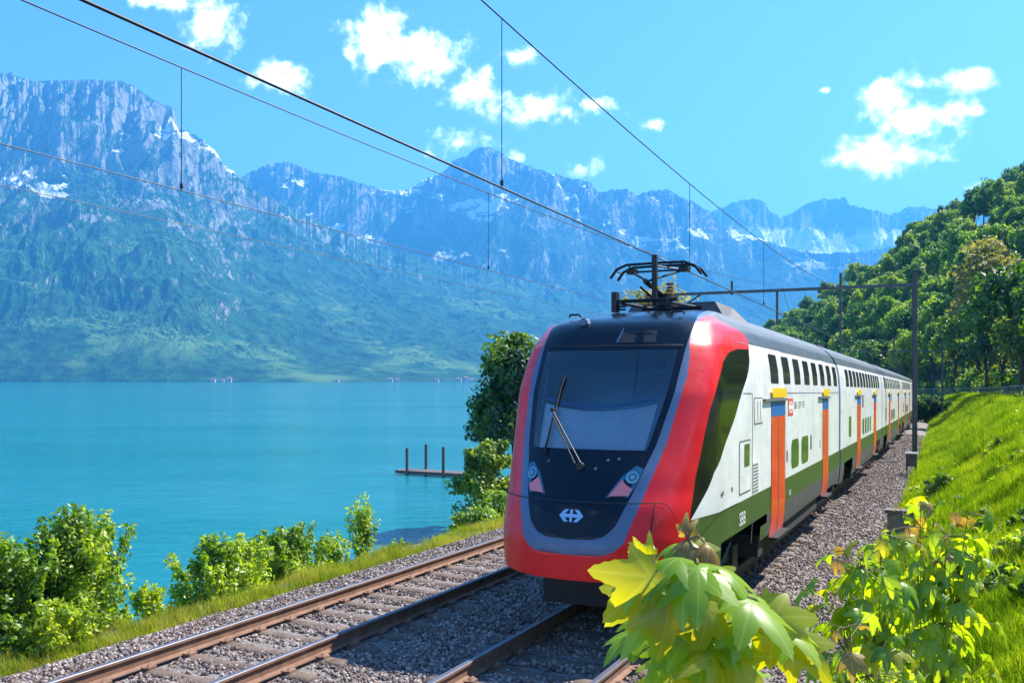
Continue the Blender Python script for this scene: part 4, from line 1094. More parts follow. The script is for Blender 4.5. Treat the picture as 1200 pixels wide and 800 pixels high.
# woodland on the hillside
TP = []
for k in range(6):
    kw = [dict(n_cl=60, per=55, rx=4.4, rz=4.6, cl_r=1.35, leaf=.50, zc=8.2), dict(n_cl=52, per=60, rx=5.0, rz=4.0, cl_r=1.5, leaf=.55, zc=7.6), dict(n_cl=64, per=52, rx=3.6, rz=5.6, cl_r=1.2, leaf=.46, zc=8.6),
          dict(n_cl=58, per=55, rx=4.6, rz=5.0, cl_r=1.3, leaf=.5, zc=8.4), dict(n_cl=70, per=45, rx=2.6, rz=6.2, cl_r=.95, leaf=.42, zc=8.0, shape=2.2), dict(n_cl=50, per=60, rx=5.4, rz=4.4, cl_r=1.55, leaf=.55, zc=8.0)][k]
    cm, c = plant_meshes(50 + k, 'tree', M['leaf_hill'], **kw); tv, tf = limbs(kw['zc'] + kw['rz'] * .4, .28, c, 80 + k); TP.append((cm, proto('tree_trunk', tv, tf, M['bark'])))
cand = []
r_ = np.random.default_rng(5)
s = 62.
while s < 520:
    st = 6.2 + s * .012
    u = 12.5
    while u < 260:
        uu = u + r_.uniform(-.35, .35) * st; ss = s + r_.uniform(-.35, .35) * st; z = gz(uu, ss)
        p = P(uu, ss, z); X = 600 + F * p[0] / p[1]; Yp = HOR - F * (p[2] + 10 - EYE) / p[1]
        if 850 < X < 1290 and p[1] > 20: cand.append((r_.uniform(.85, 1.35) / p[1], p, X, Yp, ss, uu))
        u += st
    s += st
# what the camera side shows: drop trees wholly behind nearer ones
cand.sort(key=lambda q: q[1][1]); hor = np.full(700, 1000.); vis = []
for c_ in cand:
    X = c_[2]; w_ = 3.2 * F / c_[1][1]; a = int(max(0, (X - w_ - 800))); b = int(min(699, (X + w_ - 800)))
    if b <= a: continue
    top = HOR - F * (c_[1][2] + 11.5 - EYE) / c_[1][1]
    if (top < hor[a:b] - 2).mean() > .3: vis.append(c_)
    hor[a:b] = np.minimum(hor[a:b], top + 2)
print('trees', len(cand), len(vis))
vis.sort(key=lambda q: -q[0]); ind = vis[:285]; rest = vis[285:]
adj = ['rounded', 'broad', 'tall', 'bushy', 'slender', 'spreading']
for i, (a, p, X, Yp, ss, uu) in enumerate(ind):
    k = int(r_.integers(0, 6)); sc_ = r_.uniform(.8, 1.25) * (1.0 if ss > 110 else .85)
    low = ['at foot of', 'low on', 'halfway up', 'high on'][0 if uu < 24 else 1 if uu < 45 else 2 if uu < 85 else 3]
    brg = ['wooded slope above the first carriage', 'wooded slope above the second carriage', 'wooded slope above the train end', 'wooded slope left of the mast', 'wooded slope right of the mast', 'wooded slope above the fence', 'wooded slope at the right edge'][int(np.searchsorted([930, 985, 1030, 1076, 1115, 1160], X))]
    size = ['small', 'medium', 'large'][0 if sc_ < .93 else 1 if sc_ < 1.1 else 2]
    place('broadleaf_tree', TP[k][0], TP[k][1], p, '%s %s tree %s the %s' % (size, adj[k], low, brg), 'tree', 'broadleaf trees covering the hillside on the right', sc_, r_.uniform(0, 6.28), sc_ * r_.uniform(.85, 1.15))
_by = {}
for o_ in list(COL.objects):
    if o_.get('group') == 'broadleaf trees covering the hillside on the right': _by.setdefault(o_['label'], []).append(o_)
for lb_, os_ in _by.items():
    if len(os_) < 2: continue
    os_.sort(key=lambda q: q.location.x / q.location.y); names_ = {2: ['left one', 'right one'], 3: ['left one', 'middle one', 'right one']}.get(len(os_), ['%s from left' % q for q in ('first', 'second', 'third', 'fourth', 'fifth', 'sixth', 'seventh', 'eighth', 'ninth', 'tenth')])
    for q, nm_ in zip(os_, names_): q['label'] = lb_ + ', ' + nm_
if rest:
    vs = []; fs = []; k0 = 0
    for (a, p, X, Yp, ss, uu) in rest[:500]:
        v, f, c = crown(int(r_.integers(1e6)), 26, 16, 4.4, 4.8, 1.5, .95, 7.6); v = v * r_.uniform(.8, 1.2) + p
        vs.append(v); fs += [[q + k0 for q in ff] for ff in f]; k0 += len(v)
    tag(link('far_woodland', np.concatenate(vs), fs, M['leaf_hill']), kind='stuff')

vs = []; fs = []; k0 = 0
for i in range(260):
    s0_ = r_.uniform(48, 220); u0_ = r_.uniform(10.8, 24); v, f, c = crown(int(r_.integers(1e6)), 12, 30, 2.0, 1.9, .85, .34, 1.3); v = v * r_.uniform(.6, 1.25) + P(u0_, s0_, gz(u0_, s0_))
    vs.append(v); fs += [[q + k0 for q in ff] for ff in f]; k0 += len(v)
tag(link('undergrowth', np.concatenate(vs), fs, M['leaf_tree']), kind='stuff')

# trees that stand out
def special(name, seed, loc, label, cat, m, kw, h, r0, group=None, s=1., nl=8, names=('trunk', 'crown'), zlow=.3):
    cm, c = plant_meshes(seed, name, m, **kw); tv, tf = limbs(h, r0, c, seed + 1, nl, zlow)
    return place(name, cm, proto(name + '_trunk', tv, tf, M['bark']), loc, label, cat, group, s, names=names)


def ps(x, y, Y):
    "place on the land under a bearing and distance"
    p = at(x, y, Y); return p
def us_of(x, Y):
    X = (x - 600) / F * Y; s = X * math.sin(TH) + Y * math.cos(TH); l = X * math.cos(TH) - Y * math.sin(TH)
    return l + DL + float(bend(s)), s
def on_ground(x, Y, dz=0):
    u, s = us_of(x, Y); p = P(u, s, gz(u, s)); return p + np.array([0, 0, dz])


special('shore_tree', 301, on_ground(603, 50), 'dark green tree on the shore left of the train, beside the jetty', 'tree', M['leaf_tree'], dict(n_cl=110, per=120, rx=2.35, rz=4.2, cl_r=.72, leaf=.21, zc=6.1 - .2), 8.2, .2, nl=10)
special('shore_tree', 302, on_ground(572, 46), 'lower dark tree at the water edge beside the taller shore tree', 'tree', M['leaf_tree'], dict(n_cl=60, per=110, rx=1.5, rz=2.4, cl_r=.6, leaf=.17, zc=2.9), 3.6, .12)
special('shore_bush', 303, on_ground(560, 27.5), 'light green bush on the bank just left of the train nose', 'bush', M['leaf_bush'], dict(n_cl=60, per=110, rx=1.15, rz=.95, cl_r=.38, leaf=.085, zc=.85), 1.3, .05, names=('stem', 'foliage'))
special('shore_bush', 304, on_ground(578, 33), 'taller bush behind the bank, against the train side', 'bush', M['leaf_bush'], dict(n_cl=60, per=110, rx=1.2, rz=1.5, cl_r=.42, leaf=.10, zc=1.6), 2.3, .06, names=('stem', 'foliage'))
special('spring_tree', 305, on_ground(775, 66), 'pale yellow tree in thin young leaf seen behind the pantograph', 'tree', M['leaf_yel'], dict(n_cl=70, per=28, rx=4.2, rz=4.6, cl_r=1.0, leaf=.24, zc=9.3, inner=.1), 11.5, .22, nl=26, s=.95)
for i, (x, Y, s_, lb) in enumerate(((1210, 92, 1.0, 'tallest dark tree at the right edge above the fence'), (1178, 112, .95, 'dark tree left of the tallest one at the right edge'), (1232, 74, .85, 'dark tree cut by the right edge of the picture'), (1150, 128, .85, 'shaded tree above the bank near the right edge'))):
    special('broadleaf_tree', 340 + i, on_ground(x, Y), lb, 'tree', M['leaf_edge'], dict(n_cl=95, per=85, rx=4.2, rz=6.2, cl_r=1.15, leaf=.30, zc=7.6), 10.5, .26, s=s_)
special('yellow_green_tree', 306, on_ground(1163, 135), 'yellowish green tree high on the right slope beside the dark edge trees', 'tree', M['leaf_yel'], dict(n_cl=60, per=70, rx=4.6, rz=5.2, cl_r=1.3, leaf=.42, zc=9), 9, .25, s=1.35)

# left bank bushes
def bush(seed, x, Y, label, rx, rz, n_cl=70, per=110, leaf=.06, cl=.28, m='leaf_bush', h=None, name='bank_bush', group=None, dz=0, nl=10, shape=1.):
    loc = on_ground(x, Y, dz); cm, c = plant_meshes(seed, name, M[m], n_cl=n_cl, per=per, rx=rx, rz=rz * .86, cl_r=cl * 1.05, leaf=leaf, zc=rz * .82, shape=shape, inner=.1, shoots=int(10 + rx * 22))
    tv, tf = limbs(rz * 1.4, .03 + rz * .012, c, seed + 3, nl); return place(name, cm, proto(name + '_stem', tv, tf, M['bark']), loc, label, 'bush', group, names=('stem', 'foliage'))


bush(401, 88, 13.2, 'tall leafy bush on the bank, second from the left edge', .70, 1.2, 120, 110, .052, .24, shape=1.4)
bush(402, -6, 12.2, 'leafy bush cut by the left edge of the picture', .58, 1.15, 90, 110, .055, .24, shape=1.4)
bush(403, 40, 12.8, 'low bush filling the gap between the two tall bank bushes', .55, .62, 60, 100, .05, .2)
bush(404, 262, 16.4, 'dense rounded bright bush in the middle of the bank', .85, .92, 90, 110, .06, .26)
bush(405, 338, 18.6, 'bush with a higher left top, right of the rounded bright bush', .82, 1.05, 70, 110, .06, .24)
bush(406, 300, 17.8, 'small low bush wedged between two bigger bank bushes', .45, .5, 40, 100, .06, .2)
bush(407, 176, 14.6, 'small thin plant alone over the pale water edge', .26, .5, 18, 40, .055, .14, name='bank_sapling')
bush(408, 392, 20.5, 'thin upright sapling, left one of a pair above the ballast', .34, 1.05, 34, 40, .055, .18, name='bank_sapling', shape=2)
bush(409, 424, 21.4, 'tallest thin sapling of the bank, right one of the pair', .32, 1.42, 44, 38, .055, .18, name='bank_sapling', shape=2.2)
bush(410, 467, 22.5, 'small pale sapling furthest right on the bank before the train', .34, .6, 18, 40, .06, .16, name='bank_sapling')
bush(411, 60, 12.2, 'lowest leafy growth at the foot of the tall left bushes', .5, .4, 40, 100, .045, .16)

bush(430, 128, 13.9, 'low yellowish bush right of the tall left bush', .42, .36, 34, 70, .045, .16)
bush(431, 212, 15.6, 'low growth left of the rounded bright bush', .42, .40, 34, 70, .05, .16)
bush(432, 365, 19.4, 'loose bush between the high bank bush and the thin saplings', .5, .62, 36, 70, .055, .2)
bush(433, 445, 22.0, 'low scrub at the foot of the tallest thin sapling', .55, .34, 30, 60, .055, .18)
bush(434, 510, 25.0, 'low scrub on the verge between the saplings and the shore bushes', .7, .28, 30, 60, .055, .18)

# grass
def tuft(name, m, nb, h, w_, spread, seed, seg=3):
    r = np.random.default_rng(seed); vs = []; fs = []
    for i in range(nb):
        a = r.uniform(0, 6.28); d = np.array([math.cos(a), math.sin(a), 0]); side = np.array([-d[1], d[0], 0]); p = np.array([*r.normal(0, spread, 2), 0]); hh = h * r.uniform(.55, 1.2); bend_ = r.uniform(.1, .7)
        k = len(vs)
        for j in range(seg + 1):
            t = j / seg; c = p + d * bend_ * hh * t * t + np.array([0, 0, hh * t * (1 - .25 * bend_ * t)]); ww = w_ * (1 - t) ** .7 * .5 + .0004
            vs += [c - side * ww, c + side * ww]
        for j in range(seg): q = k + 2 * j; fs.append([q, q + 1, q + 3, q + 2])
    return proto(name, vs, fs, m)
GT = [tuft('grass_tuft', M['grass'], 16, .19, .009, .05, i) for i in range(4)]
N = 150000
s_ = 4.0 + 130 * rng.random(N) ** 1.75; u_ = 2.75 + 6.4 * rng.random(N)
z_ = ground(u_[None], s_[None])[0] - .01
edge = np.clip((u_ - 2.55) * 3 + gnoise(s_ * .8, u_) * 1.2, 0, 1); keep = rng.random(N) < edge
sc = rng.uniform(.6, 1.25, N) * (1.0 + .75 * gnoise(u_ * 1.1, s_ * .7)).clip(.5, 1.8) * np.clip((s_ / 14) ** .45, .9, 2.2)
rt = np.stack([rng.normal(0, .12, N), rng.normal(0, .12, N), rng.uniform(0, 6.28, N)], 1)
tag(scatter('meadow_grass', P(u_, s_, z_)[keep], rt[keep], sc[keep], GT))
WT = []
for i in range(3):
    v, f, c = crown(700 + i, 7, 16, .16, .10, .07, .065, .12, aspect=1.3); WT.append(proto('meadow_weed', v, f, M['leaf_bush']))
N = 1500; s_ = 5 + 50 * rng.random(N) ** 1.4; u_ = 3.0 + 5.5 * rng.random(N); k_ = gnoise(u_ * .7 + 4, s_ * .35) > .12
tag(scatter('meadow_weeds', P(u_, s_, ground(u_[None], s_[None])[0])[k_], np.stack([0 * s_, 0 * s_, rng.uniform(0, 6.28, N)], 1)[k_], rng.uniform(.6, 1.5, N)[k_], WT))
DT = [tuft('verge_tuft', M['grass_dry'], 14, .20, .007, .06, 20 + i) for i in range(3)] + [GT[0]]
N = 26000; s_ = 4 + 60 * rng.random(N) ** 1.6; u_ = -5.9 - 1.5 * rng.random(N) ** 1.3; u_ += .35 * gnoise(s_ * .9, s_ * 0)
z_ = np.where(u_ > -6.6, bed(np.maximum(u_, -6.6)) - .02, ground(u_[None], s_[None])[0] - .02); z_ = np.maximum(z_, ground(u_[None], s_[None])[0] - .02)
kk = rng.random(N) < np.clip((-5.95 - u_) * 4, 0, 1) * np.clip(.55 + 1.5 * gnoise(s_ * .6, u_ * 1.5), .08, 1)
tag(scatter('verge_grass', P(u_, s_, z_)[kk], np.stack([rng.normal(0, .2, N), rng.normal(0, .2, N), rng.uniform(0, 6.28, N)], 1)[kk], rng.uniform(.5, 1.3, N)[kk], DT))

# ------------------------------------------------------------------ maples in the foreground
LOBES = [(90, .98, .26), (140, .86, .235), (40, .86, .235), (193, .56, .17), (-13, .56, .17)]
LC = np.array([0, .14])


def leaf_radius(th, r):
    best = .15
    for a, L_, hw in LOBES:
        d = abs((math.degrees(th) - a + 180) % 360 - 180)
        if d > 60: continue
        sd = math.sin(math.radians(d)); lo, hi = 0, L_
        for _ in range(18):
            m_ = (lo + hi) / 2
            if m_ * sd < hw * (1 - (m_ / L_) ** 3.0): lo = m_
            else: hi = m_
        v_ = lo
        k = (lo / L_); v_ *= 1 + .075 * (((d * 1.0 + k * 2.6 * 6) / 5.2) % 1 - .35) * min(1, k * 1.6) * (1 if d > 1.2 else 0)
        best = max(best, v_)
    return best


def maple_leaf(size, droop, fold, rings=11, seed=0, fine=True):
    r = np.random.default_rng(seed); c0 = LC; V = []
    if not fine: rings = 4
    nth = 170 if fine else 54; sc_l = r.uniform(.9, 1.08, 5)
    o = np.array([c0 + leaf_radius(a, r) * np.array([math.cos(a), math.sin(a)]) * (1 + .05 * math.sin(3 * a + seed)) for a in np.linspace(-math.pi / 2, 1.5 * math.pi, nth, endpoint=False)])
    n = len(o)
    veins = np.radians([90, 39, 141, -13, 193])
    def zf(p):
        d = p - LC; rr_ = np.linalg.norm(d); a = math.atan2(d[1], d[0]); da = min(abs((a - v + math.pi) % (2 * math.pi) - math.pi) for v in veins)
        return -droop * rr_ ** 2 * (1 + .4 * p[0]) + fold * rr_ * .5 * (1 - math.cos(min(da, .45) * 7)) * .12 - .35 * fold * abs(p[0]) + .035 * math.sin(5 * p[0] + seed) * rr_ + .03 * math.sin(4 * p[1] + 2 * seed) * rr_
    V.append((0, c0[1], zf(c0)))
    for k in range(1, rings + 1):
        t = (k / rings) ** .9
        for p in o: q = c0 + (p - c0) * t; V.append((q[0], q[1], zf(q)))
    f = [[0, 1 + i, 1 + (i + 1) % n] for i in range(n)]
    for k in range(rings - 1):
        a = 1 + k * n; b = a + n
        for i in range(n): f.append([a + i, b + i, b + (i + 1) % n, a + (i + 1) % n])
    # distance to the main and side veins, for their paler colour
    va = []
    for x_, y_, _z in V:
        d = np.array([x_, y_]) - LC; rr_ = math.hypot(*d); best = 9.
        for v in veins:
            al = d[0] * math.cos(v) + d[1] * math.sin(v); pe = abs(-d[0] * math.sin(v) + d[1] * math.cos(v))
            if al > 0: best = min(best, pe / (.03 * (1.2 - min(1, al))))
        va.append(max(0., 1 - best * .8))
    return np.array(V) * size, f, va


def leaf_frame(base, tip, up, verts):
    y = np.array(tip) - base; y /= np.linalg.norm(y); u_ = np.array(up, float); x = np.cross(y, u_); x /= np.linalg.norm(x); z = np.cross(x, y)
    return base + verts[:, :1] * x + verts[:, 1:2] * y + verts[:, 2:] * z


def sapling(name, label, stems, leaves, cat='sapling', group=None, fine=True):
    base = np.array(stems[0][0]); e = empty(name, base, label, cat, group)
    for st in stems:
        mb = MB(); mb.tube(st, np.linspace(.011, .004, len(st)) * (1 if fine else .6), fr=None, n=7); mb.build('stem', M['stem'], e)
    for i, (b, t, up, sz, mt, dr, fo) in enumerate(leaves):
        v, f, va = maple_leaf(sz, dr, fo, seed=i, fine=fine); w_ = leaf_frame(np.array(b), t, up, v)
        o = link('leaf', w_, f, M[mt], e, True)
        at_ = o.data.attributes.new('vein', 'FLOAT', 'POINT'); at_.data.foreach_set('value', np.asarray(va, dtype=np.float32))
        # petiole back to the nearest point of a stem
        pts = np.concatenate([np.array(s_) for s_ in stems]); pb = np.array(b); d = pts - pb; j = np.argmin(np.linalg.norm(d, axis=1) + np.clip(d[:, 2], 0, 9) * 2); q = pts[j]
        mb = MB(); mb.tube([pb, (pb * .6 + q * .4) + np.array([0, 0, .012]), q], [.0022, .0025, .003], fr=None, n=5); mb.build('leaf_stalk', M['stem'] if mt != 'maple_r' else M['rust'], o)
    return e


A = lambda x, y, Y: at(x, y, Y)
Zs = 1.75
st1 = [A(815, 1900, 1.95), A(812, 1300, 1.9), A(818, 950, 1.82), A(822, 800, 1.78), A(818, 720, Zs), A(815, 665, Zs), A(806, 632, 1.74)]
st2 = [st1[3], A(850, 760, 1.75), A(885, 740, 1.72), A(905, 725, 1.7)]
st3 = [st1[4], A(785, 700, 1.72), A(762, 690, 1.7)]
tw = (-.1, -.5, .85)
LV = [ # base, tip, up, size, material, droop, fold
    (A(770, 668, 1.66), A(700, 738, 1.64), (-.3, -.93, -.05), .135, 'maple_y', .30, .08),
    (A(775, 690, 1.68), A(712, 775, 1.66), (-.2, -.95, -.1), .100, 'maple_y', .30, .08),
    (A(785, 700, 1.66), A(776, 778, 1.62), (.1, -.97, -.05), .105, 'maple_y', .3, .10),
    (A(802, 652, 1.72), A(735, 672, 1.60), (-.1, -.25, .95), .112, 'maple', .5, .12),
    (A(808, 660, 1.70), A(775, 730, 1.52), (-.4, -.45, .8), .115, 'maple', .45, .16),
    (A(818, 660, 1.68), A(822, 745, 1.50), (0, -.45, .9), .118, 'maple', .4, .18),
    (A(836, 668, 1.74), A(858, 745, 1.70), (.2, -.97, -.05), .100, 'maple_y', .3, .10),
    (A(842, 664, 1.74), A(900, 700, 1.66), (.3, -.25, .9), .092, 'maple', .4, .12),
    (A(872, 698, 1.70), A(950, 762, 1.58), (.25, -.30, .9), .132, 'maple', .30, .14),
    (A(900, 716, 1.70), A(978, 790, 1.64), (.35, -.92, .0), .115, 'maple_y', .35, .12),
    (A(880, 715, 1.74), A(900, 765, 1.72), (.1, -.97, -.1), .080, 'maple_y', .3, .1),
    (A(905, 735, 1.74), A(930, 790, 1.70), (.1, -.97, -.1), .090, 'maple_y', .3, .1),
    (A(890, 700, 1.80), A(925, 728, 1.78), (.1, -.97, .1), .055, 'maple_y', .3, .1),
    (A(815, 742, 1.72), A(758, 775, 1.60), (-.3, -.30, .9), .105, 'maple', .35, .12),
    (A(828, 742, 1.72), A(882, 775, 1.60), (.3, -.30, .9), .105, 'maple', .35, .12),
    (A(822, 752, 1.74), A(822, 815, 1.54), (0, -.40, .9), .115, 'maple', .35, .12),
    (A(800, 765, 1.78), A(735, 800, 1.64), (-.3, -.4, .9), .110, 'maple', .3, .1),
    (A(840, 765, 1.78), A(905, 800, 1.64), (.3, -.4, .9), .110, 'maple', .3, .1),
    (A(850, 785, 1.84), A(950, 815, 1.74), (.3, -.4, .9), .110, 'maple', .3, .1),
    (A(800, 790, 1.80), A(770, 850, 1.70), (-.2, -.95, 0), .105, 'maple_y', .3, .1),
    (A(845, 790, 1.80), A(860, 850, 1.70), (.2, -.95, 0), .105, 'maple_y', .3, .1),
    (A(795, 705, 1.84), A(745, 745, 1.80), (-.3, -.8, .4), .10, 'maple', .3, .1),
    (A(835, 712, 1.84), A(880, 775, 1.80), (.2, -.8, .4), .11, 'maple', .3, .1),
    (A(815, 700, 1.88), A(812, 765, 1.86), (.1, -.9, .3), .11, 'maple', .3, .1),
    (A(812, 638, 1.78), A(845, 664, 1.74), (.3, -.9, .1), .060, 'maple_y', .5, .2),
    (A(800, 638, 1.76), A(770, 658, 1.72), (-.3, -.5, .8), .066, 'maple', .5, .2),
    (A(806, 634, 1.74), A(790, 652, 1.70), (-.5, -.6, .5), .052, 'maple_r', .8, .3),
    (A(808, 632, 1.74), A(828, 656, 1.70), (.5, -.6, .5), .058, 'maple_r', .8, .3),
    (A(826, 636, 1.73), A(862, 662, 1.70), (.5, -.4, .7), .060, 'maple_r', .9, .3),
    (A(804, 628, 1.75), A(800, 612, 1.75), (-.5, -.8, .2), .036, 'maple_r', .8, .3),
    (A(806, 628, 1.75), A(818, 616, 1.75), (.5, -.8, .2), .034, 'maple_r', .8, .3),
    (A(762, 655, 1.72), A(742, 640, 1.70), (-.5, -.85, .0), .045, 'maple_y', .6, .3),
    (A(770, 650, 1.72), A(748, 655, 1.70), (-.2, -.95, .1), .050, 'maple_y', .6, .3),
]
LV += [(A(915, 728, 1.72), A(985, 775, 1.62), (.3, -.35, .85), .10, 'maple', .35, .12), (A(925, 745, 1.72), A(982, 800, 1.66), (.3, -.92, 0), .10, 'maple_y', .35, .12),
       (A(765, 662, 1.72), A(722, 690, 1.62), (-.2, -.3, .9), .10, 'maple', .4, .12), (A(760, 690, 1.74), A(690, 752, 1.70), (-.3, -.92, 0), .10, 'maple_y', .3, .1)]
LV = [(b, t, u_, sz * .94, mt, dr * 1.3, fo) for (b, t, u_, sz, mt, dr, fo) in LV]
_r = np.random.default_rng(44)
for _k in range(26):
    _a = _r.uniform(0, 6.28); _x = 822 + 78 * math.cos(_a) * _r.uniform(.2, 1); _y = 735 + 45 * math.sin(_a) * _r.uniform(.2, 1) + (abs(_x - 822) * .18); _Y = _r.uniform(1.66, 1.92)
    _dx = (_x - 822) * .4 + _r.normal() * 22; _yel = _r.random() < .35
    LV.append((A(_x, _y, _Y), A(_x + _dx, _y + _r.uniform(20, 60), _Y - _r.uniform(.02, .12)), (_r.normal() * .3, -.95, _r.uniform(-.1, .1)) if _yel else (_r.normal() * .3, -_r.uniform(.3, .7), _r.uniform(.6, .9)), _r.uniform(.05, .095), 'maple_y' if _yel else 'maple', _r.uniform(.3, .8), .12))
sapling('maple_sapling', 'large leaved maple sapling in the near foreground, in front of the train', [st1, st2, st3], LV, group=None)


def auto_sapling(label, x0, x1, ytop, Y, n, seed, zfoot, lsz, mats, stems=3):
    r = np.random.default_rng(seed); ST = []; L = []
    for k in range(stems):
        xt = x0 + (x1 - x0) * (k + .5) / stems + r.uniform(-8, 8); yt = ytop[k % len(ytop)]; top = at(xt, yt, Y + r.uniform(-.3, .3)); foot = np.array([at((x0 + x1) / 2, 0, Y)[0] + r.uniform(-.1, .1), Y + .1, zfoot])
        ST.append([foot, foot * .7 + top * .3 + np.array([0, 0, .08]), foot * .35 + top * .65 + np.array([0, 0, .06]), top])
    for i in range(n):
        st = ST[i % stems]; t = r.uniform(.2, 1.02) ** .8; a = np.array(st[0]) * (1 - t) + np.array(st[3]) * t
        ang = r.uniform(0, 6.28); out = np.array([math.cos(ang), math.sin(ang), 0]); rad = r.uniform(.04, .36) * (1.25 - .6 * t); b = a + out * rad + np.array([0, 0, r.uniform(-.03, .08)])
        tip = b + out * r.uniform(.5, 1) + np.array([0, 0, -r.uniform(.2, 1.6)]); up = out * .4 + np.array([0, 0, 1.]) + r.normal(0, .25, 3)
        young = t > .93 and r.random() < .4
        L.append((b, tip, up, lsz * r.uniform(.6, 1.15) * (.6 if young else 1), 'maple_r' if young else mats[min(len(mats) - 1, int(r.random() ** .6 * len(mats) * .999))] if False else (mats[-1] if r.random() < .12 else mats[0]), r.uniform(.3, .8), .15))
    sapling('maple_sapling', label, ST, L, fine=False)
def foot(x, Y): return float(on_ground(x, Y)[2])
auto_sapling('maple sapling with drooping leaves at the ballast edge, its left top reddish', 985, 1050, [645, 665, 625], 5.6, 190, 11, foot(1030, 5.7), .125, ['maple', 'maple', 'maple_y'], 3)
auto_sapling('bushy maple sapling in the grass right of the concrete post', 1050, 1140, [602, 600, 628], 6.6, 220, 12, foot(1090, 6.6), .135, ['maple', 'maple', 'maple', 'maple_y'], 4)
auto_sapling('low maple sapling at the bottom edge, between ballast and grass', 975, 1010, [735, 745], 4.6, 26, 13, foot(990, 4.6), .10, ['maple', 'maple_r'], 2)
bush(420, 1115, 12.5, 'round green weed bush on the slope above the maple saplings', .34, .42, 30, 90, .06, .14, name='slope_bush')
bush(421, 1105, 26, 'small leafy bush on the grass slope beside the nearest mast', .4, .4, 26, 90, .08, .18, name='slope_bush')
bush(422, 1050, 7.2, 'low green growth round the feet of the maple saplings', .55, .5, 60, 70, .07, .2, name='slope_bush')
bush(423, 1085, 100, 'dark bushes at the end of the ballast where the train disappears', 2.2, 1.6, 50, 60, .35, .8, m='leaf_tree', name='slope_bush')

# ------------------------------------------------------------------ trackside things, fence, jetty, far houses
def trackside():
    u, s = us_of(1055, 18.8); g0 = -.5
    e = empty('concrete_marker', P(u, s, g0), 'squat concrete post with a brown top at the ballast edge', 'marker post')
    mb = MB(); mb.box(u - .24, u + .24, s - .15, s + .15, g0 - .2, .54); mb.build('post_body', M['concrete'], e)
    mb = MB(); mb.box(u - .29, u + .29, s - .2, s + .2, .54, .61); mb.build('cap', M['wood'], e)
    u, s = us_of(1068, 36.5)
    e = empty('trackside_cabinet', P(u, s, g0), 'small pale cabinet on two legs beside the nearest mast', 'cabinet')
    MB().box(u - .2, u + .2, s - .12, s + .12, .05, .55).build('cabinet_box', M['under'], e)
    MB().box(u - .23, u + .23, s - .15, s + .15, .55, .60).build('lid', M['white'], e)
    for d in (-.16, .16): MB().box(u + d - .03, u + d + .03, s - .03, s + .03, -.9, .05).build('leg', M['fence'], e)
trackside()
fe = empty('guard_fence', P(8.2, 90, 2.2), 'long grey post and rail fence along the top of the grass slope', 'fence')
SF = np.arange(26, 176, 3.0)
for zz, rr_, m_ in ((3.42, .035, 'silver'), (3.0, .022, 'fence'), (2.65, .022, 'fence')):
    MB().tube([(8.2, s, zz - (0.0)) for s in SF], rr_, n=6).build('rail', M['silver'] if m_ == 'silver' else M['fence'], fe)
for s in SF:
    MB().box(8.16, 8.24, s - .04, s + .04, gz(8.2, s) - .4, 3.40).build('post', M['fence'], fe)
# jetty
J0 = at(470, 555, 78); J1 = at(575, 557, 74)
je = empty('jetty', (J0 + J1) / 2 * np.array([1, 1, 0]) + np.array([0, 0, LAKE]), 'low wooden jetty with three tall piles standing in the lake', 'jetty')
d = (J1 - J0); d[2] = 0; L = np.linalg.norm(d); d /= L; nn = np.array([-d[1], d[0], 0])
def jf(a, b, z): return np.stack(np.broadcast_arrays(J0[0] + d[0] * a + nn[0] * b, J0[1] + d[1] * a + nn[1] * b, LAKE + z), -1)
for k in range(int(L / .5)):
    MB().box(k * .5, k * .5 + .46, -.9, .9, .30, .38, fr=jf).build('plank', M['wood'], je)
for b in (-.8, .8): MB().box(0, L, b - .08, b + .08, .12, .295, fr=jf).build('bearer', M['wood'], je)
for x, b, h in ((485, -.95, 2.3), (493, .95, 2.5), (528, -.95, 2.5)):
    a = (x - 470) / 105 * L; MB().tube([(a, b, -2.), (a, b, h)], .13, n=9, fr=jf).build('pile', M['wood'], je)
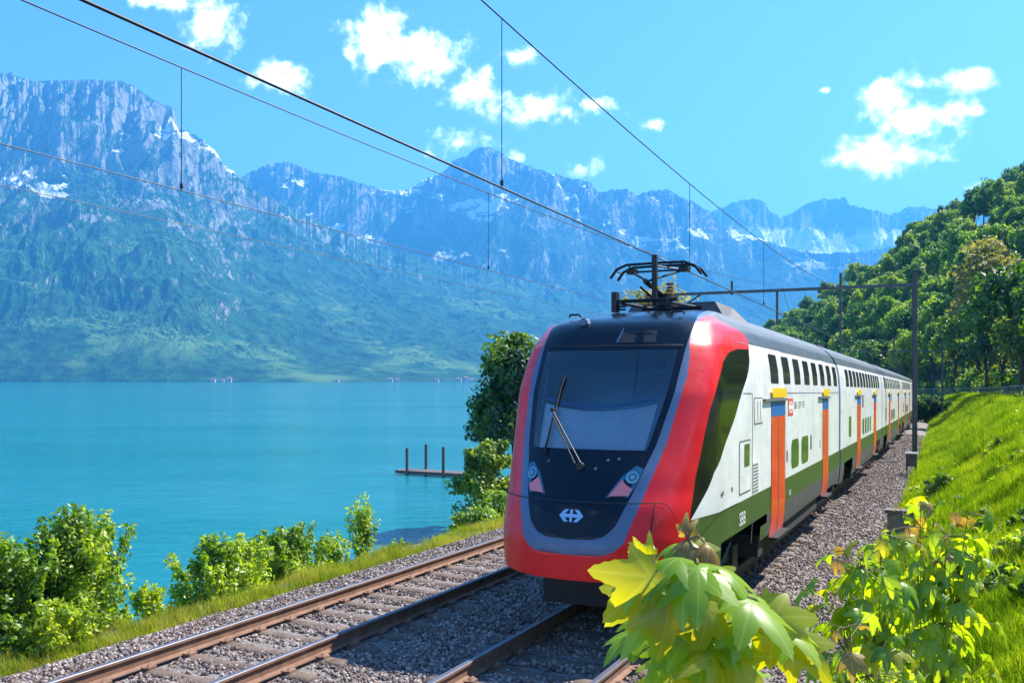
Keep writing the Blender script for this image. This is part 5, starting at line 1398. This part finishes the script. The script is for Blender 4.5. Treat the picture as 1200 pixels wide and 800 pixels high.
# houses over the water
def house(x, Y, w_, dp, h, label, rot=0):
    p = at(x, 0, Y); p[2] = LAKE + (HOR - HOR) ; e = empty('lakeside_house', (p[0], p[1], LAKE + 1), label, 'house', None)
    def hf(a, b, z): return np.stack(np.broadcast_arrays(p[0] + a * math.cos(rot) - b * math.sin(rot), p[1] + a * math.sin(rot) + b * math.cos(rot), LAKE + z), -1)
    wl = MB().box(-w_ / 2, w_ / 2, -dp / 2, dp / 2, -3, h, fr=hf).build('wall', M['house'], e)
    for k in range(3): MB().box(-w_ / 2 + w_ * (.15 + .28 * k), -w_ / 2 + w_ * (.29 + .28 * k), -dp / 2 - .06, -dp / 2 + .05, h * .45, h * .75, fr=hf).build('window', M['glass_dark'], wl)
    v = [(-w_ / 2 - .6, -dp / 2 - .6, h), (w_ / 2 + .6, -dp / 2 - .6, h), (w_ / 2 + .6, dp / 2 + .6, h), (-w_ / 2 - .6, dp / 2 + .6, h), (-w_ / 2 - .6, 0, h + dp * .4), (w_ / 2 + .6, 0, h + dp * .4)]
    v = np.array(v); MB().add(hf(v[:, 0], v[:, 1], v[:, 2]), [[0, 1, 5, 4], [2, 3, 4, 5], [0, 4, 3], [1, 2, 5], [0, 3, 2, 1]]).build('roof', M['tile'], e)
for i, (x, w_, h, lb) in enumerate(((250, 12, 7, 'white house on the far shore, left of a group of three'), (261, 9, 6, 'small white house on the far shore, middle of a group of three'), (269, 11, 10, 'tallest white house on the far shore, right of a group of three'),
        (395, 10, 6, 'lone small house on the far shore below the pale meadows'), (457, 14, 8, 'wide white house on the far shore before the meadows'), (466, 10, 6, 'small house on the far shore beside the wide white one'),
        (538, 12, 9, 'white house on the far shore nearest the village edge'), (546, 10, 12, 'tall white building with tower shape on the far shore'), (553, 13, 7, 'low white house on the far shore just left of the shore tree'), (512, 10, 6, 'small white house between the village and the wide house'))):
    house(x, 2462 if i % 2 else 2470, w_, 9, h, lb, .1 * (i % 3 - 1))

# ------------------------------------------------------------------ air
hz = bpy.data.materials.new('haze_air'); hz.use_nodes = True; t = hz.node_tree; t.nodes.clear()
pv = node(t, 'ShaderNodeVolumePrincipled'); pv.inputs['Color'].default_value = (.08, .40, .84, 1); pv.inputs['Density'].default_value = 1.35e-4; pv.inputs['Anisotropy'].default_value = 0.2
o_ = node(t, 'ShaderNodeOutputMaterial'); t.links.new(pv.outputs[0], o_.inputs['Volume'])
bv = np.array([(x, y, z) for x in (-10000, 13000) for y in (-500, 15500) for z in (-40, 1950)], float)
tag(link('haze', bv, [[0, 1, 3, 2], [4, 6, 7, 5], [0, 4, 5, 1], [2, 3, 7, 6], [0, 2, 6, 4], [1, 5, 7, 3]], hz), kind='stuff')
